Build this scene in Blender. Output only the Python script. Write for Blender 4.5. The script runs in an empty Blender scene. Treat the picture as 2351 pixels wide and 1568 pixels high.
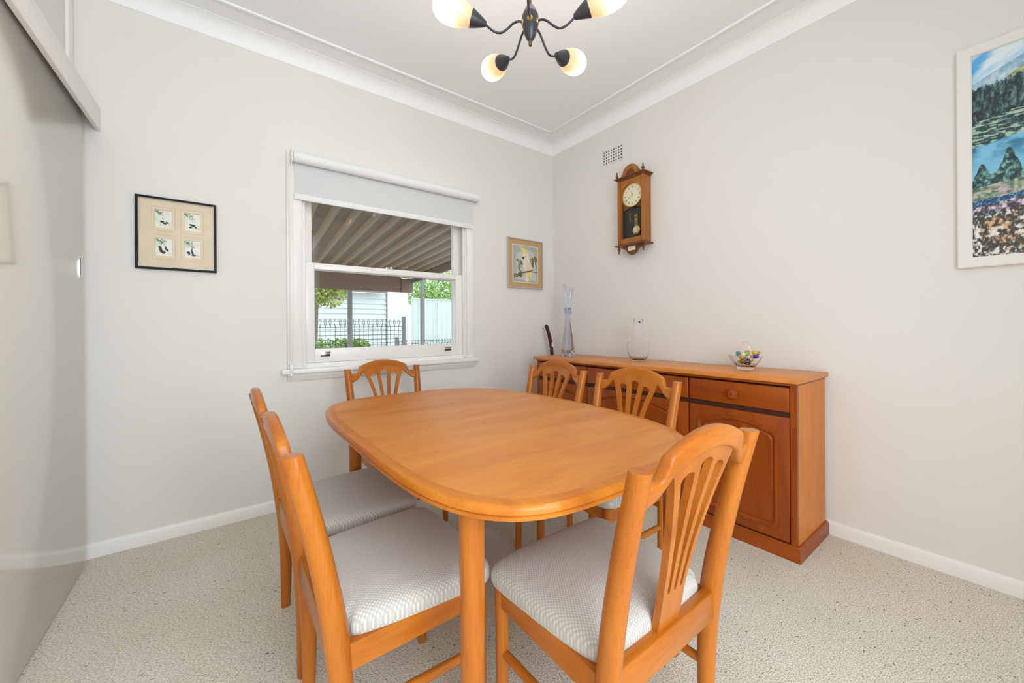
import bpy, bmesh, math, random
import numpy as np
from mathutils import Vector, Matrix

random.seed(7)
rng = np.random.default_rng(7)
SC = bpy.context.scene
COL = SC.collection
PI = math.pi

# ------------------------------------------------------------------ camera, world, daylight boost, exposure
cam_d = bpy.data.cameras.new('camera')
cam = bpy.data.objects.new('camera', cam_d)
COL.objects.link(cam)
SC.camera = cam
FPX, CYPX, YAW, ROLL = 892.53, 749.2, 0.92369, -0.0070
cam_d.sensor_fit = 'HORIZONTAL'
cam_d.sensor_width = 36.0
cam_d.lens = FPX / 2351.0 * 36.0
cam_d.shift_y = -(784.0 - CYPX) / 2351.0
cam_d.clip_start = 0.02
cam_d.clip_end = 200
fw = Vector((math.cos(YAW), math.sin(YAW), 0.0))
rt = Vector((math.sin(YAW), -math.cos(YAW), 0.0))
up = Vector((0, 0, 1))
r2 = rt * math.cos(ROLL) + up * math.sin(ROLL)
u2 = up * math.cos(ROLL) - rt * math.sin(ROLL)
M = Matrix(((r2.x, u2.x, -fw.x, -2.5395), (r2.y, u2.y, -fw.y, -2.6998), (r2.z, u2.z, -fw.z, 1.09), (0, 0, 0, 1)))
cam.matrix_world = M

world = bpy.data.worlds.new('overcast_sky')
SC.world = world
world.use_nodes = True
bg = world.node_tree.nodes['Background']
bg.inputs['Color'].default_value = (0.82, 0.92, 1.0, 1)
bg.inputs['Strength'].default_value = 3.2

def area(name, loc, rot, sx, sy, power, color):
    l = bpy.data.lights.new(name, 'AREA')
    l.shape = 'RECTANGLE'; l.size = sx; l.size_y = sy; l.energy = power; l.color = color
    o = bpy.data.objects.new(name, l); COL.objects.link(o)
    o.location = loc; o.rotation_euler = rot
    return o
# added area light boosts the daylight from the unseen opening behind the camera
area('daylight_boost', (-2.25, -3.75, 1.55), (math.radians(64), 0, math.radians(15)), 1.3, 1.7, 58, (0.85, 0.935, 1.0))

SC.view_settings.view_transform = 'Standard'
SC.view_settings.look = 'None'
SC.view_settings.gamma = 1.0
SC.view_settings.use_curve_mapping = False
SC.view_settings.exposure = -0.48

# ------------------------------------------------------------------ materials
def lin(c):
    return tuple(((v / 255.0) / 12.92 if v / 255.0 <= 0.04045 else ((v / 255.0 + 0.055) / 1.055) ** 2.4) for v in c) + (1.0,)

def new_mat(name):
    m = bpy.data.materials.new(name); m.use_nodes = True
    nt = m.node_tree
    b = nt.nodes['Principled BSDF']
    return m, nt, b

def N(nt, t, **kw):
    n = nt.nodes.new(t)
    for k, v in kw.items():
        setattr(n, k, v)
    return n

def plain(name, rgb, rough=0.5, metal=0.0, coat=0.0, noise=0.0, nscale=30, bump=0.0, bscale=200, spec=None):
    m, nt, b = new_mat(name)
    c = lin(rgb)
    b.inputs['Base Color'].default_value = c
    b.inputs['Roughness'].default_value = rough
    b.inputs['Metallic'].default_value = metal
    b.inputs['Coat Weight'].default_value = coat
    if spec is not None:
        b.inputs['Specular IOR Level'].default_value = spec
    tc = N(nt, 'ShaderNodeTexCoord')
    nz = N(nt, 'ShaderNodeTexNoise'); nz.inputs['Scale'].default_value = nscale; nz.inputs['Detail'].default_value = 3
    nt.links.new(tc.outputs['Object'], nz.inputs['Vector'])
    rp = N(nt, 'ShaderNodeValToRGB')
    k = max(noise, 0.012)
    rp.color_ramp.elements[0].color = tuple(x * (1 - k) for x in c[:3]) + (1,)
    rp.color_ramp.elements[1].color = tuple(min(1, x * (1 + k)) for x in c[:3]) + (1,)
    nt.links.new(nz.outputs['Fac'], rp.inputs['Fac'])
    nt.links.new(rp.outputs['Color'], b.inputs['Base Color'])
    if bump > 0:
        n2 = N(nt, 'ShaderNodeTexNoise'); n2.inputs['Scale'].default_value = bscale; n2.inputs['Detail'].default_value = 4
        nt.links.new(tc.outputs['Object'], n2.inputs['Vector'])
        bp = N(nt, 'ShaderNodeBump'); bp.inputs['Strength'].default_value = bump; bp.inputs['Distance'].default_value = 0.002
        nt.links.new(n2.outputs['Fac'], bp.inputs['Height'])
        nt.links.new(bp.outputs['Normal'], b.inputs['Normal'])
    return m

def wood(name, dark, light, axis=0, rough=0.30, coat=0.15, grain=9.0, contrast=1.0):
    m, nt, b = new_mat(name)
    tc = N(nt, 'ShaderNodeTexCoord')
    oi = N(nt, 'ShaderNodeObjectInfo')
    ad = N(nt, 'ShaderNodeVectorMath', operation='ADD')
    ml = N(nt, 'ShaderNodeVectorMath', operation='SCALE'); ml.inputs[0].default_value = (3.1, 5.3, 7.7)
    nt.links.new(oi.outputs['Random'], ml.inputs['Scale'])
    nt.links.new(tc.outputs['Object'], ad.inputs[0]); nt.links.new(ml.outputs['Vector'], ad.inputs[1])
    def mapped(s_long, s_cross):
        mp = N(nt, 'ShaderNodeMapping')
        sc = [s_cross] * 3; sc[axis] = s_long
        mp.inputs['Scale'].default_value = sc
        nt.links.new(ad.outputs['Vector'], mp.inputs['Vector'])
        return mp
    a = mapped(1.3, grain)
    n1 = N(nt, 'ShaderNodeTexNoise'); n1.inputs['Scale'].default_value = 1.6; n1.inputs['Detail'].default_value = 5; n1.inputs['Distortion'].default_value = 0.7
    nt.links.new(a.outputs['Vector'], n1.inputs['Vector'])
    rp = N(nt, 'ShaderNodeValToRGB')
    rp.color_ramp.elements[0].position = 0.5 - 0.22 / contrast; rp.color_ramp.elements[0].color = lin(dark)
    rp.color_ramp.elements[1].position = 0.5 + 0.22 / contrast; rp.color_ramp.elements[1].color = lin(light)
    nt.links.new(n1.outputs['Fac'], rp.inputs['Fac'])
    c = mapped(9, 170)
    n2 = N(nt, 'ShaderNodeTexNoise'); n2.inputs['Scale'].default_value = 2.0; n2.inputs['Detail'].default_value = 3
    nt.links.new(c.outputs['Vector'], n2.inputs['Vector'])
    r2_ = N(nt, 'ShaderNodeValToRGB')
    r2_.color_ramp.elements[0].position = 0.33; r2_.color_ramp.elements[0].color = (0.86, 0.82, 0.78, 1)
    r2_.color_ramp.elements[1].position = 0.52; r2_.color_ramp.elements[1].color = (1, 1, 1, 1)
    nt.links.new(n2.outputs['Fac'], r2_.inputs['Fac'])
    mx = N(nt, 'ShaderNodeMix', data_type='RGBA', blend_type='MULTIPLY'); mx.inputs['Factor'].default_value = 1
    nt.links.new(rp.outputs['Color'], mx.inputs['A']); nt.links.new(r2_.outputs['Color'], mx.inputs['B'])
    nt.links.new(mx.outputs['Result'], b.inputs['Base Color'])
    b.inputs['Roughness'].default_value = rough
    b.inputs['Specular IOR Level'].default_value = 0.3
    b.inputs['Coat Weight'].default_value = coat; b.inputs['Coat Roughness'].default_value = 0.2
    bp = N(nt, 'ShaderNodeBump'); bp.inputs['Strength'].default_value = 0.06; bp.inputs['Distance'].default_value = 0.001
    nt.links.new(n2.outputs['Fac'], bp.inputs['Height']); nt.links.new(bp.outputs['Normal'], b.inputs['Normal'])
    return m

def pane_glass(name, tint=(1, 1, 1), ior=1.45):
    m, nt, b = new_mat(name)
    nt.nodes.remove(b)
    out = nt.nodes['Material Output']
    tr = N(nt, 'ShaderNodeBsdfTransparent'); tr.inputs['Color'].default_value = tint + (1,)
    gl = N(nt, 'ShaderNodeBsdfGlossy'); gl.inputs['Roughness'].default_value = 0.0
    fr = N(nt, 'ShaderNodeFresnel'); fr.inputs['IOR'].default_value = ior
    mx = N(nt, 'ShaderNodeMixShader')
    nt.links.new(fr.outputs['Fac'], mx.inputs['Fac'])
    nt.links.new(tr.outputs['BSDF'], mx.inputs[1]); nt.links.new(gl.outputs['BSDF'], mx.inputs[2])
    nt.links.new(mx.outputs['Shader'], out.inputs['Surface'])
    return m

def crystal(name, rgb=(255, 255, 255), rough=0.0, ior=1.45):
    m, nt, b = new_mat(name)
    b.inputs['Base Color'].default_value = lin(rgb)
    b.inputs['Roughness'].default_value = rough
    b.inputs['IOR'].default_value = ior
    b.inputs['Transmission Weight'].default_value = 1.0
    return m

def painted_print(name, rough=0.6):
    m, nt, b = new_mat(name)
    at = N(nt, 'ShaderNodeAttribute'); at.attribute_name = 'ink'
    nt.links.new(at.outputs['Color'], b.inputs['Base Color'])
    b.inputs['Roughness'].default_value = rough
    return m

MAT = {}
MAT['wall'] = plain('wall_paint', (235, 231, 225), 0.65, noise=0.008, nscale=2, bump=0.05, bscale=350, spec=0.3)
MAT['ceiling'] = plain('ceiling_paint', (247, 248, 249), 0.75, noise=0.006, nscale=2, spec=0.2)
MAT['cornice'] = plain('cornice_paint', (252, 252, 252), 0.6, spec=0.3)
MAT['trim'] = plain('gloss_white_trim', (246, 243, 238), 0.32)
MAT['door'] = plain('cream_gloss_door_paint', (236, 231, 220), 0.13, coat=0.25)
MAT['blind'] = plain('roller_blind_fabric', (240, 240, 239), 0.75, bump=0.25, bscale=700)
def sheer(name, rgb, f):
    m, nt, b = new_mat(name)
    b.inputs['Base Color'].default_value = lin(rgb); b.inputs['Roughness'].default_value = .8
    tc = N(nt, 'ShaderNodeTexCoord'); mp = N(nt, 'ShaderNodeMapping'); mp.inputs['Scale'].default_value = (700, 700, 120)
    nz = N(nt, 'ShaderNodeTexNoise'); nz.inputs['Scale'].default_value = 1
    nt.links.new(tc.outputs['Object'], mp.inputs['Vector']); nt.links.new(mp.outputs['Vector'], nz.inputs['Vector'])
    tr = N(nt, 'ShaderNodeBsdfTransparent'); mx = N(nt, 'ShaderNodeMixShader')
    mr = N(nt, 'ShaderNodeMapRange'); mr.inputs['To Min'].default_value = f * .5; mr.inputs['To Max'].default_value = f * 1.5
    nt.links.new(nz.outputs['Fac'], mr.inputs['Value']); nt.links.new(mr.outputs['Result'], mx.inputs['Fac'])
    nt.links.new(b.outputs['BSDF'], mx.inputs[1]); nt.links.new(tr.outputs['BSDF'], mx.inputs[2])
    nt.links.new(mx.outputs['Shader'], nt.nodes['Material Output'].inputs['Surface'])
    return m
MAT['sheer'] = sheer('sheer_blind_weave', (238, 238, 238), .30)
MAT['plastic'] = plain('white_plastic', (245, 244, 240), 0.35)
MAT['chrome'] = plain('chrome', (200, 200, 198), 0.18, 1.0)
MAT['dark_metal'] = plain('dark_metal', (70, 68, 64), 0.35, 0.8)
MAT['black_frame'] = plain('black_lacquer', (22, 20, 18), 0.55, spec=.25)
MAT['silver_line'] = plain('silver_fillet', (150, 148, 140), 0.35, 0.6)
MAT['silver_frame'] = plain('silver_frame', (196, 194, 190), 0.35, 0.35)
MAT['white_frame'] = plain('white_painted_frame', (238, 234, 228), 0.5)
MAT['print'] = painted_print('printed_paper')
MAT['gloss_print'] = painted_print('photo_print', 0.35)
MAT['glass'] = pane_glass('window_glass')
MAT['thin_glass'] = pane_glass('picture_glass', ior=1.10)
MAT['crystal'] = crystal('clear_crystal', ior=1.35)
MAT['thin_crystal'] = crystal('thin_clear_glass', ior=1.16)
MAT['basket_glass'] = crystal('cut_basket_glass', ior=1.2)
MAT['blue_lip'] = crystal('clear_blue_lip_glass', (232, 236, 246), ior=1.5)
MAT['blue_crystal'] = crystal('smoky_blue_glass', (216, 222, 238), ior=1.35)
T_D, T_L = (170, 90, 20), (196, 116, 36)
MAT['table_top'] = wood('table_veneer', (200, 114, 34), (224, 148, 62), 0, rough=0.36, coat=0.1, grain=7, contrast=0.8)
MAT['table_y'] = wood('table_edge_timber', (190, 104, 24), (214, 132, 42), 1, rough=0.33, coat=0.15)
MAT['wood_x'] = wood('chair_timber_across', T_D, T_L, 0)
MAT['wood_y'] = wood('chair_timber_deep', T_D, T_L, 1)
MAT['wood_z'] = wood('chair_timber_upright', T_D, T_L, 2)
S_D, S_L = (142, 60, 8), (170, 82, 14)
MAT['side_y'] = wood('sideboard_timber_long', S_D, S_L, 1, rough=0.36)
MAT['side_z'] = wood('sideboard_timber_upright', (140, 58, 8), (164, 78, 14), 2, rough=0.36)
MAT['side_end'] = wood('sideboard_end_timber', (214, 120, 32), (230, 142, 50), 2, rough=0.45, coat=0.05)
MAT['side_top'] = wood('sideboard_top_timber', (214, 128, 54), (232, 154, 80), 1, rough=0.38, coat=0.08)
MAT['gap'] = plain('shadow_gap_timber', (66, 28, 10), 0.6)
MAT['clock_wood'] = wood('clock_case_timber', (150, 88, 34), (184, 116, 52), 2, rough=0.4)
MAT['clock_dark'] = wood('clock_moulding_timber', (104, 60, 30), (132, 80, 42), 1, rough=0.4)
MAT['brass'] = plain('polished_brass', (214, 176, 96), 0.25, 0.9)
MAT['ivory'] = plain('clock_dial_ivory', (238, 230, 200), 0.5)
MAT['ink'] = plain('dial_ink', (40, 36, 30), 0.5)
MAT['clock_back'] = plain('clock_back_panel', (44, 44, 46), 0.45)
MAT['black_stick'] = wood('dark_stained_stick', (58, 28, 28), (84, 44, 40), 2, rough=0.35)
MAT['paper'] = plain('paper_label', (235, 232, 222), 0.6)
MAT['lamp_metal'] = plain('gunmetal_lamp', (74, 74, 80), 0.35, 0.5)
MAT['lamp_metal_pale'] = plain('pale_lamp_cap', (146, 138, 132), 0.4, 0.4)
MAT['lamp_bronze'] = plain('bronze_lamp_rod', (122, 100, 80), 0.35, 0.7)
MAT['hole'] = plain('vent_hole_shade', (34, 28, 26), 0.9)

def fabric():
    m, nt, b = new_mat('woven_seat_fabric')
    tc = N(nt, 'ShaderNodeTexCoord')
    mp = N(nt, 'ShaderNodeMapping'); mp.inputs['Rotation'].default_value = (0, 0, PI / 4); mp.inputs['Scale'].default_value = (185, 185, 0)
    sc = N(nt, 'ShaderNodeMapping'); sc.inputs['Scale'].default_value = (1.0, 0.72, 1)
    nt.links.new(tc.outputs['Object'], sc.inputs['Vector']); nt.links.new(sc.outputs['Vector'], mp.inputs['Vector'])
    vo = N(nt, 'ShaderNodeTexVoronoi'); vo.inputs['Randomness'].default_value = 0.12; vo.inputs['Scale'].default_value = 1.0
    nt.links.new(mp.outputs['Vector'], vo.inputs['Vector'])
    rp = N(nt, 'ShaderNodeValToRGB')
    rp.color_ramp.elements[0].position = 0.12; rp.color_ramp.elements[0].color = lin((212, 208, 201))
    rp.color_ramp.elements[1].position = 0.5; rp.color_ramp.elements[1].color = lin((180, 175, 167))
    nt.links.new(vo.outputs['Distance'], rp.inputs['Fac'])
    nt.links.new(rp.outputs['Color'], b.inputs['Base Color'])
    b.inputs['Roughness'].default_value = 0.7
    b.inputs['Sheen Weight'].default_value = 0.25
    inv = N(nt, 'ShaderNodeMath', operation='SUBTRACT'); inv.inputs[0].default_value = 1
    nt.links.new(vo.outputs['Distance'], inv.inputs[1])
    bp = N(nt, 'ShaderNodeBump'); bp.inputs['Strength'].default_value = 0.35; bp.inputs['Distance'].default_value = 0.001
    nt.links.new(inv.outputs['Value'], bp.inputs['Height']); nt.links.new(bp.outputs['Normal'], b.inputs['Normal'])
    return m
MAT['fabric'] = fabric()

def carpet():
    m, nt, b = new_mat('loop_pile_carpet')
    tc = N(nt, 'ShaderNodeTexCoord')
    big = N(nt, 'ShaderNodeTexNoise'); big.inputs['Scale'].default_value = 2.2; big.inputs['Detail'].default_value = 4
    nt.links.new(tc.outputs['Object'], big.inputs['Vector'])
    r1 = N(nt, 'ShaderNodeValToRGB')
    r1.color_ramp.elements[0].position = 0.3; r1.color_ramp.elements[0].color = lin((236, 227, 210))
    r1.color_ramp.elements[1].position = 0.7; r1.color_ramp.elements[1].color = lin((247, 240, 226))
    nt.links.new(big.outputs['Fac'], r1.inputs['Fac'])
    mpp = N(nt, 'ShaderNodeMapping'); mpp.inputs['Scale'].default_value = (150, 250, 1); mpp.inputs['Rotation'].default_value = (0, 0, 0.5)
    nt.links.new(tc.outputs['Object'], mpp.inputs['Vector'])
    pile = N(nt, 'ShaderNodeTexNoise'); pile.inputs['Scale'].default_value = 1.0; pile.inputs['Detail'].default_value = 3
    nt.links.new(mpp.outputs['Vector'], pile.inputs['Vector'])
    r2_ = N(nt, 'ShaderNodeValToRGB')
    r2_.color_ramp.elements[0].position = 0.30; r2_.color_ramp.elements[0].color = (0.48, 0.46, 0.43, 1)
    r2_.color_ramp.elements[1].position = 0.58; r2_.color_ramp.elements[1].color = (1, 1, 1, 1)
    nt.links.new(pile.outputs['Fac'], r2_.inputs['Fac'])
    mx = N(nt, 'ShaderNodeMix', data_type='RGBA', blend_type='MULTIPLY'); mx.inputs['Factor'].default_value = 1
    nt.links.new(r1.outputs['Color'], mx.inputs['A']); nt.links.new(r2_.outputs['Color'], mx.inputs['B'])
    mp2 = N(nt, 'ShaderNodeMapping'); mp2.inputs['Scale'].default_value = (44, 130, 0); mp2.inputs['Rotation'].default_value = (0, 0, 0.35)
    wob = N(nt, 'ShaderNodeTexNoise'); wob.inputs['Scale'].default_value = 30
    nt.links.new(tc.outputs['Object'], wob.inputs['Vector'])
    wa = N(nt, 'ShaderNodeVectorMath', operation='MULTIPLY_ADD'); wa.inputs[1].default_value = (.03, .03, 0)
    nt.links.new(wob.outputs['Color'], wa.inputs[0]); nt.links.new(tc.outputs['Object'], wa.inputs[2])
    nt.links.new(wa.outputs['Vector'], mp2.inputs['Vector'])
    fl = N(nt, 'ShaderNodeTexVoronoi'); fl.inputs['Scale'].default_value = 1.0
    nt.links.new(mp2.outputs['Vector'], fl.inputs['Vector'])
    sepc = N(nt, 'ShaderNodeSeparateColor'); nt.links.new(fl.outputs['Color'], sepc.inputs['Color'])
    # fleck radius varies per cell; most cells have none
    rad = N(nt, 'ShaderNodeMapRange'); rad.inputs['From Min'].default_value = .52; rad.inputs['From Max'].default_value = 1.0; rad.inputs['To Min'].default_value = 0.0; rad.inputs['To Max'].default_value = .30
    nt.links.new(sepc.outputs['Red'], rad.inputs['Value'])
    df = N(nt, 'ShaderNodeMath', operation='SUBTRACT'); nt.links.new(rad.outputs['Result'], df.inputs[0]); nt.links.new(fl.outputs['Distance'], df.inputs[1])
    r3 = N(nt, 'ShaderNodeMapRange'); r3.inputs['From Min'].default_value = 0.0; r3.inputs['From Max'].default_value = .07; r3.inputs['To Max'].default_value = .75
    nt.links.new(df.outputs['Value'], r3.inputs['Value'])
    m2 = N(nt, 'ShaderNodeMix', data_type='RGBA'); m2.inputs['B'].default_value = lin((84, 72, 60))
    nt.links.new(r3.outputs['Result'], m2.inputs['Factor']); nt.links.new(mx.outputs['Result'], m2.inputs['A'])
    nt.links.new(m2.outputs['Result'], b.inputs['Base Color'])
    b.inputs['Roughness'].default_value = 0.95
    b.inputs['Specular IOR Level'].default_value = 0.1
    bp = N(nt, 'ShaderNodeBump'); bp.inputs['Strength'].default_value = 0.8; bp.inputs['Distance'].default_value = 0.004
    nt.links.new(pile.outputs['Fac'], bp.inputs['Height']); nt.links.new(bp.outputs['Normal'], b.inputs['Normal'])
    return m
MAT['carpet'] = carpet()

# ------------------------------------------------------------------ mesh helpers
def finish(name, bm, mat, parent=None, smooth=None, loc=None):
    me = bpy.data.meshes.new(name)
    bmesh.ops.remove_doubles(bm, verts=bm.verts, dist=1e-6)
    bmesh.ops.recalc_face_normals(bm, faces=bm.faces)
    bm.to_mesh(me); bm.free()
    if smooth is not None:
        me.polygons.foreach_set('use_smooth', [True] * len(me.polygons))
        me.set_sharp_from_angle(angle=math.radians(smooth))
    for mm in (mat if isinstance(mat, (list, tuple)) else [mat]):
        me.materials.append(mm)
    o = bpy.data.objects.new(name, me); COL.objects.link(o)
    if parent is not None:
        o.parent = parent
    if loc is not None:
        o.location = loc
    return o

def add_box(bm, x0, x1, y0, y1, z0, z1, bev=0.0, seg=2):
    vs = [bm.verts.new((x, y, z)) for x in (x0, x1) for y in (y0, y1) for z in (z0, z1)]
    idx = [(0, 1, 3, 2), (4, 6, 7, 5), (0, 4, 5, 1), (2, 3, 7, 6), (0, 2, 6, 4), (1, 5, 7, 3)]
    fs = [bm.faces.new([vs[i] for i in f]) for f in idx]
    if bev > 0:
        es = list({e for f in fs for e in f.edges})
        bmesh.ops.bevel(bm, geom=es, offset=bev, segments=seg, profile=0.5, affect='EDGES')

def box(name, x0, x1, y0, y1, z0, z1, mat, parent=None, bev=0.0, seg=2):
    bm = bmesh.new(); add_box(bm, x0, x1, y0, y1, z0, z1, bev, seg)
    return finish(name, bm, mat, parent, 40 if bev else None)

def add_loft(bm, rings, cap0=True, cap1=True, closed=True):
    vr = [[bm.verts.new(p) for p in r] for r in rings]
    n = len(vr[0])
    for a, b in zip(vr[:-1], vr[1:]):
        for i in range(n if closed else n - 1):
            j = (i + 1) % n
            bm.faces.new((a[i], a[j], b[j], b[i]))
    if cap0: bm.faces.new(list(reversed(vr[0])))
    if cap1: bm.faces.new(vr[-1])
    return vr

def add_lathe(bm, prof, seg=24, c=(0, 0, 0), mod=None):
    rings = []
    for r, z in prof:
        ring = []
        for i in range(seg):
            a = 2 * PI * i / seg
            rr = max(r, 1e-4)
            if mod: rr = mod(rr, z, a)
            ring.append((c[0] + rr * math.cos(a), c[1] + rr * math.sin(a), c[2] + z))
        rings.append(ring)
    add_loft(bm, rings)

def lathe(name, prof, mat, parent=None, seg=24, c=(0, 0, 0), mod=None, smooth=35):
    bm = bmesh.new(); add_lathe(bm, prof, seg, c, mod)
    return finish(name, bm, mat, parent, smooth)

def catmull(pts, n=8):
    pts = [np.array(p, float) for p in pts]
    P = [2 * pts[0] - pts[1]] + pts + [2 * pts[-1] - pts[-2]]
    out = []
    for i in range(1, len(P) - 2):
        for k in range(n):
            t = k / n
            out.append(0.5 * (2 * P[i] + (P[i + 1] - P[i - 1]) * t + (2 * P[i - 1] - 5 * P[i] + 4 * P[i + 1] - P[i + 2]) * t * t + (3 * P[i] - P[i - 1] - 3 * P[i + 1] + P[i + 2]) * t ** 3))
    out.append(pts[-1])
    return out

def add_tube(bm, path, rad, seg=10, cap=True):
    path = [Vector(p) for p in path]
    n = len(path)
    rads = rad if isinstance(rad, (list, tuple, np.ndarray)) else [rad] * n
    t0 = (path[1] - path[0]).normalized()
    ref = Vector((0, 0, 1)) if abs(t0.z) < 0.9 else Vector((1, 0, 0))
    u = t0.cross(ref).normalized()
    rings = []
    for i, p in enumerate(path):
        t = (path[min(i + 1, n - 1)] - path[max(i - 1, 0)]).normalized()
        u = (u - t * u.dot(t)).normalized()
        v = t.cross(u)
        rings.append([tuple(p + (u * math.cos(2 * PI * k / seg) + v * math.sin(2 * PI * k / seg)) * rads[i]) for k in range(seg)])
    add_loft(bm, rings, cap, cap)

def tube(name, path, rad, mat, parent=None, seg=10):
    bm = bmesh.new(); add_tube(bm, path, rad, seg)
    return finish(name, bm, mat, parent, 45)

def thing(name, label, cat, loc=(0, 0, 0), rz=0.0, group=None):
    o = bpy.data.objects.new(name, None); COL.objects.link(o)
    o.empty_display_size = 0.05
    o.location = loc; o.rotation_euler = (0, 0, rz)
    return tag(o, label, cat, group)

def tag(o, label, cat, group=None):
    o['label'] = label; o['category'] = cat
    if group: o['group'] = group
    return o

def struct(o, label=None):
    o['kind'] = 'structure'
    if label: o['label'] = label
    return o

def copy_thing(root):
    r = root.copy(); COL.objects.link(r)
    for ch in root.children:
        c = ch.copy(); COL.objects.link(c); c.parent = r
        for g in ch.children:
            d = g.copy(); COL.objects.link(d); d.parent = c
    return r

def chaikin(pts, it=2):
    for _ in range(it):
        q = []
        for i in range(len(pts)):
            a = np.array(pts[i], float); b = np.array(pts[(i + 1) % len(pts)], float)
            q += [a * .75 + b * .25, a * .25 + b * .75]
        pts = q
    return pts

def art_grid(name, w, h, nx, ny, fn, mat, parent, origin, ux, uz):
    """flat printed sheet: fn(u, v) -> rgb arrays (0..255); u to the viewer's right, v up."""
    uu, vv = np.meshgrid(np.linspace(0, 1, nx + 1), np.linspace(0, 1, ny + 1))
    rgb = np.clip(fn(uu, vv), 0, 255) / 255.0
    l = np.where(rgb <= 0.04045, rgb / 12.92, ((rgb + 0.055) / 1.055) ** 2.4)
    o = np.array(origin, float); ux = np.array(ux, float); uz = np.array(uz, float)
    co = o + uu[..., None] * w * ux + vv[..., None] * h * uz
    me = bpy.data.meshes.new(name)
    nv = (nx + 1) * (ny + 1)
    i = np.arange(nx * ny); r = i // nx; c = i % nx; a = r * (nx + 1) + c
    quads = np.stack([a, a + 1, a + nx + 2, a + nx + 1], 1)
    me.from_pydata(co.reshape(-1, 3).tolist(), [], quads.tolist())
    at = me.color_attributes.new('ink', 'FLOAT_COLOR', 'POINT')
    cc = np.ones((nv, 4)); cc[:, :3] = l.reshape(-1, 3)
    at.data.foreach_set('color', cc.ravel())
    me.materials.append(mat)
    ob = bpy.data.objects.new(name, me); COL.objects.link(ob); ob.parent = parent
    return ob

def fbm(x, y, seed=0, octv=5, gain=0.5):
    r = np.random.default_rng(seed)
    tot = np.zeros_like(x); amp = 1.0; norm = 0
    for k in range(octv):
        tab = r.random((64, 64))
        xi = np.floor(x).astype(int); yi = np.floor(y).astype(int)
        fx = x - xi; fy = y - yi
        fx = fx * fx * (3 - 2 * fx); fy = fy * fy * (3 - 2 * fy)
        g = lambda a, b: tab[a % 64, b % 64]
        v = (g(xi, yi) * (1 - fx) + g(xi + 1, yi) * fx) * (1 - fy) + (g(xi, yi + 1) * (1 - fx) + g(xi + 1, yi + 1) * fx) * fy
        tot += v * amp; norm += amp; amp *= gain; x = x * 2.03 + 7.1; y = y * 2.03 + 3.7
    return tot / norm

# ------------------------------------------------------------------ room shell
XL, YF, ZC = -3.085, -3.45, 2.775          # left wall, wall behind the camera, ceiling
WX0, WX1, WZ0, WZ1 = -2.13, -0.955, 0.84, 2.09   # window opening
struct(box('floor', XL - .3, .3, YF - .3, .3, -0.15, 0.0, MAT['carpet']), 'beige loop-pile carpet with dark flecks')
struct(box('ceiling', XL - .3, .3, YF - .3, .3, ZC, ZC + .15, MAT['ceiling']), 'flat white painted ceiling')
bm = bmesh.new()
add_box(bm, XL - .3, WX0, 0, .25, 0, ZC); add_box(bm, WX1, .3, 0, .25, 0, ZC)
add_box(bm, WX0, WX1, 0, .25, 0, WZ0 - .03); add_box(bm, WX0, WX1, 0, .25, WZ1, ZC)
struct(finish('wall_back', bm, MAT['wall']), 'pale greige wall with the sash window')
struct(box('wall_right', 0, .25, YF - .3, 0, 0, ZC, MAT['wall']), 'pale greige wall behind the sideboard')
struct(box('wall_left', XL - .25, XL, YF - .3, 0, 0, ZC, MAT['wall']), 'pale wall behind the sliding door')
bm = bmesh.new()   # unseen wall behind the camera; its wide opening is added to let in light
add_box(bm, XL, -2.98, YF - .25, YF, 0, ZC); add_box(bm, -1.35, 0, YF - .25, YF, 0, ZC)
add_box(bm, -2.98, -1.35, YF - .25, YF, 2.5, ZC)
struct(finish('wall_front', bm, MAT['wall']), 'pale wall behind the viewer with a wide opening added for light')

def cove(name, p0, p1, inward, mat, c=0.08):
    """quarter-round cornice from p0 to p1 along the ceiling edge; inward = unit vector into the room"""
    n = 12
    prof = [(0, 0), (0.004, 0)]
    for k in range(n + 1):
        a = PI / 2 * k / n
        prof.append((c - 0.003 - (c - 0.009) * math.cos(a) + 0.0, 0.006 + (c - 0.009) * math.sin(a)))
    prof += [(c + .004, c - .003), (c + .004, c), (0, c)]
    rings = []
    for p in (p0, p1):
        rings.append([(p[0] + inward[0] * d, p[1] + inward[1] * d, ZC - c + h) for d, h in prof])
    bm = bmesh.new(); add_loft(bm, rings)
    return struct(finish(name, bm, mat, None, 50), 'white cove cornice')
cove('trim_1', (XL, 0), (0, 0), (0, -1), MAT['cornice'])
cove('trim_2', (0, 0), (0, YF), (-1, 0), MAT['cornice'])
cove('trim_3', (XL, YF), (XL, 0), (1, 0), MAT['cornice'])
struct(box('trim_4', XL + .2, -.222, -.229, -.211, ZC - .012, ZC, MAT['cornice'], None, .004), 'thin raised white bead on the ceiling along the window wall')
struct(box('trim_5', -.239, -.221, YF + .2, -.212, ZC - .012, ZC, MAT['cornice'], None, .004), 'thin raised white bead on the ceiling along the sideboard wall')

def skirting(name, x0, x1, y0, y1, face):
    bm = bmesh.new()
    t, h = 0.017, 0.068
    prof = [(0, 0), (t, 0), (t, h - .016), (t - .004, h - .006), (t - .009, h), (0, h)]
    rings = []
    for p in ((x0, y0), (x1, y1)):
        rings.append([(p[0] + face[0] * d, p[1] + face[1] * d, z) for d, z in prof])
    add_loft(bm, rings)
    return struct(finish(name, bm, MAT['trim'], None, 30), 'low white skirting board')
skirting('baseboard_back', XL, 0, 0, 0, (0, -1))
skirting('baseboard_right', 0, 0, 0, YF, (-1, 0))

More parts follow.
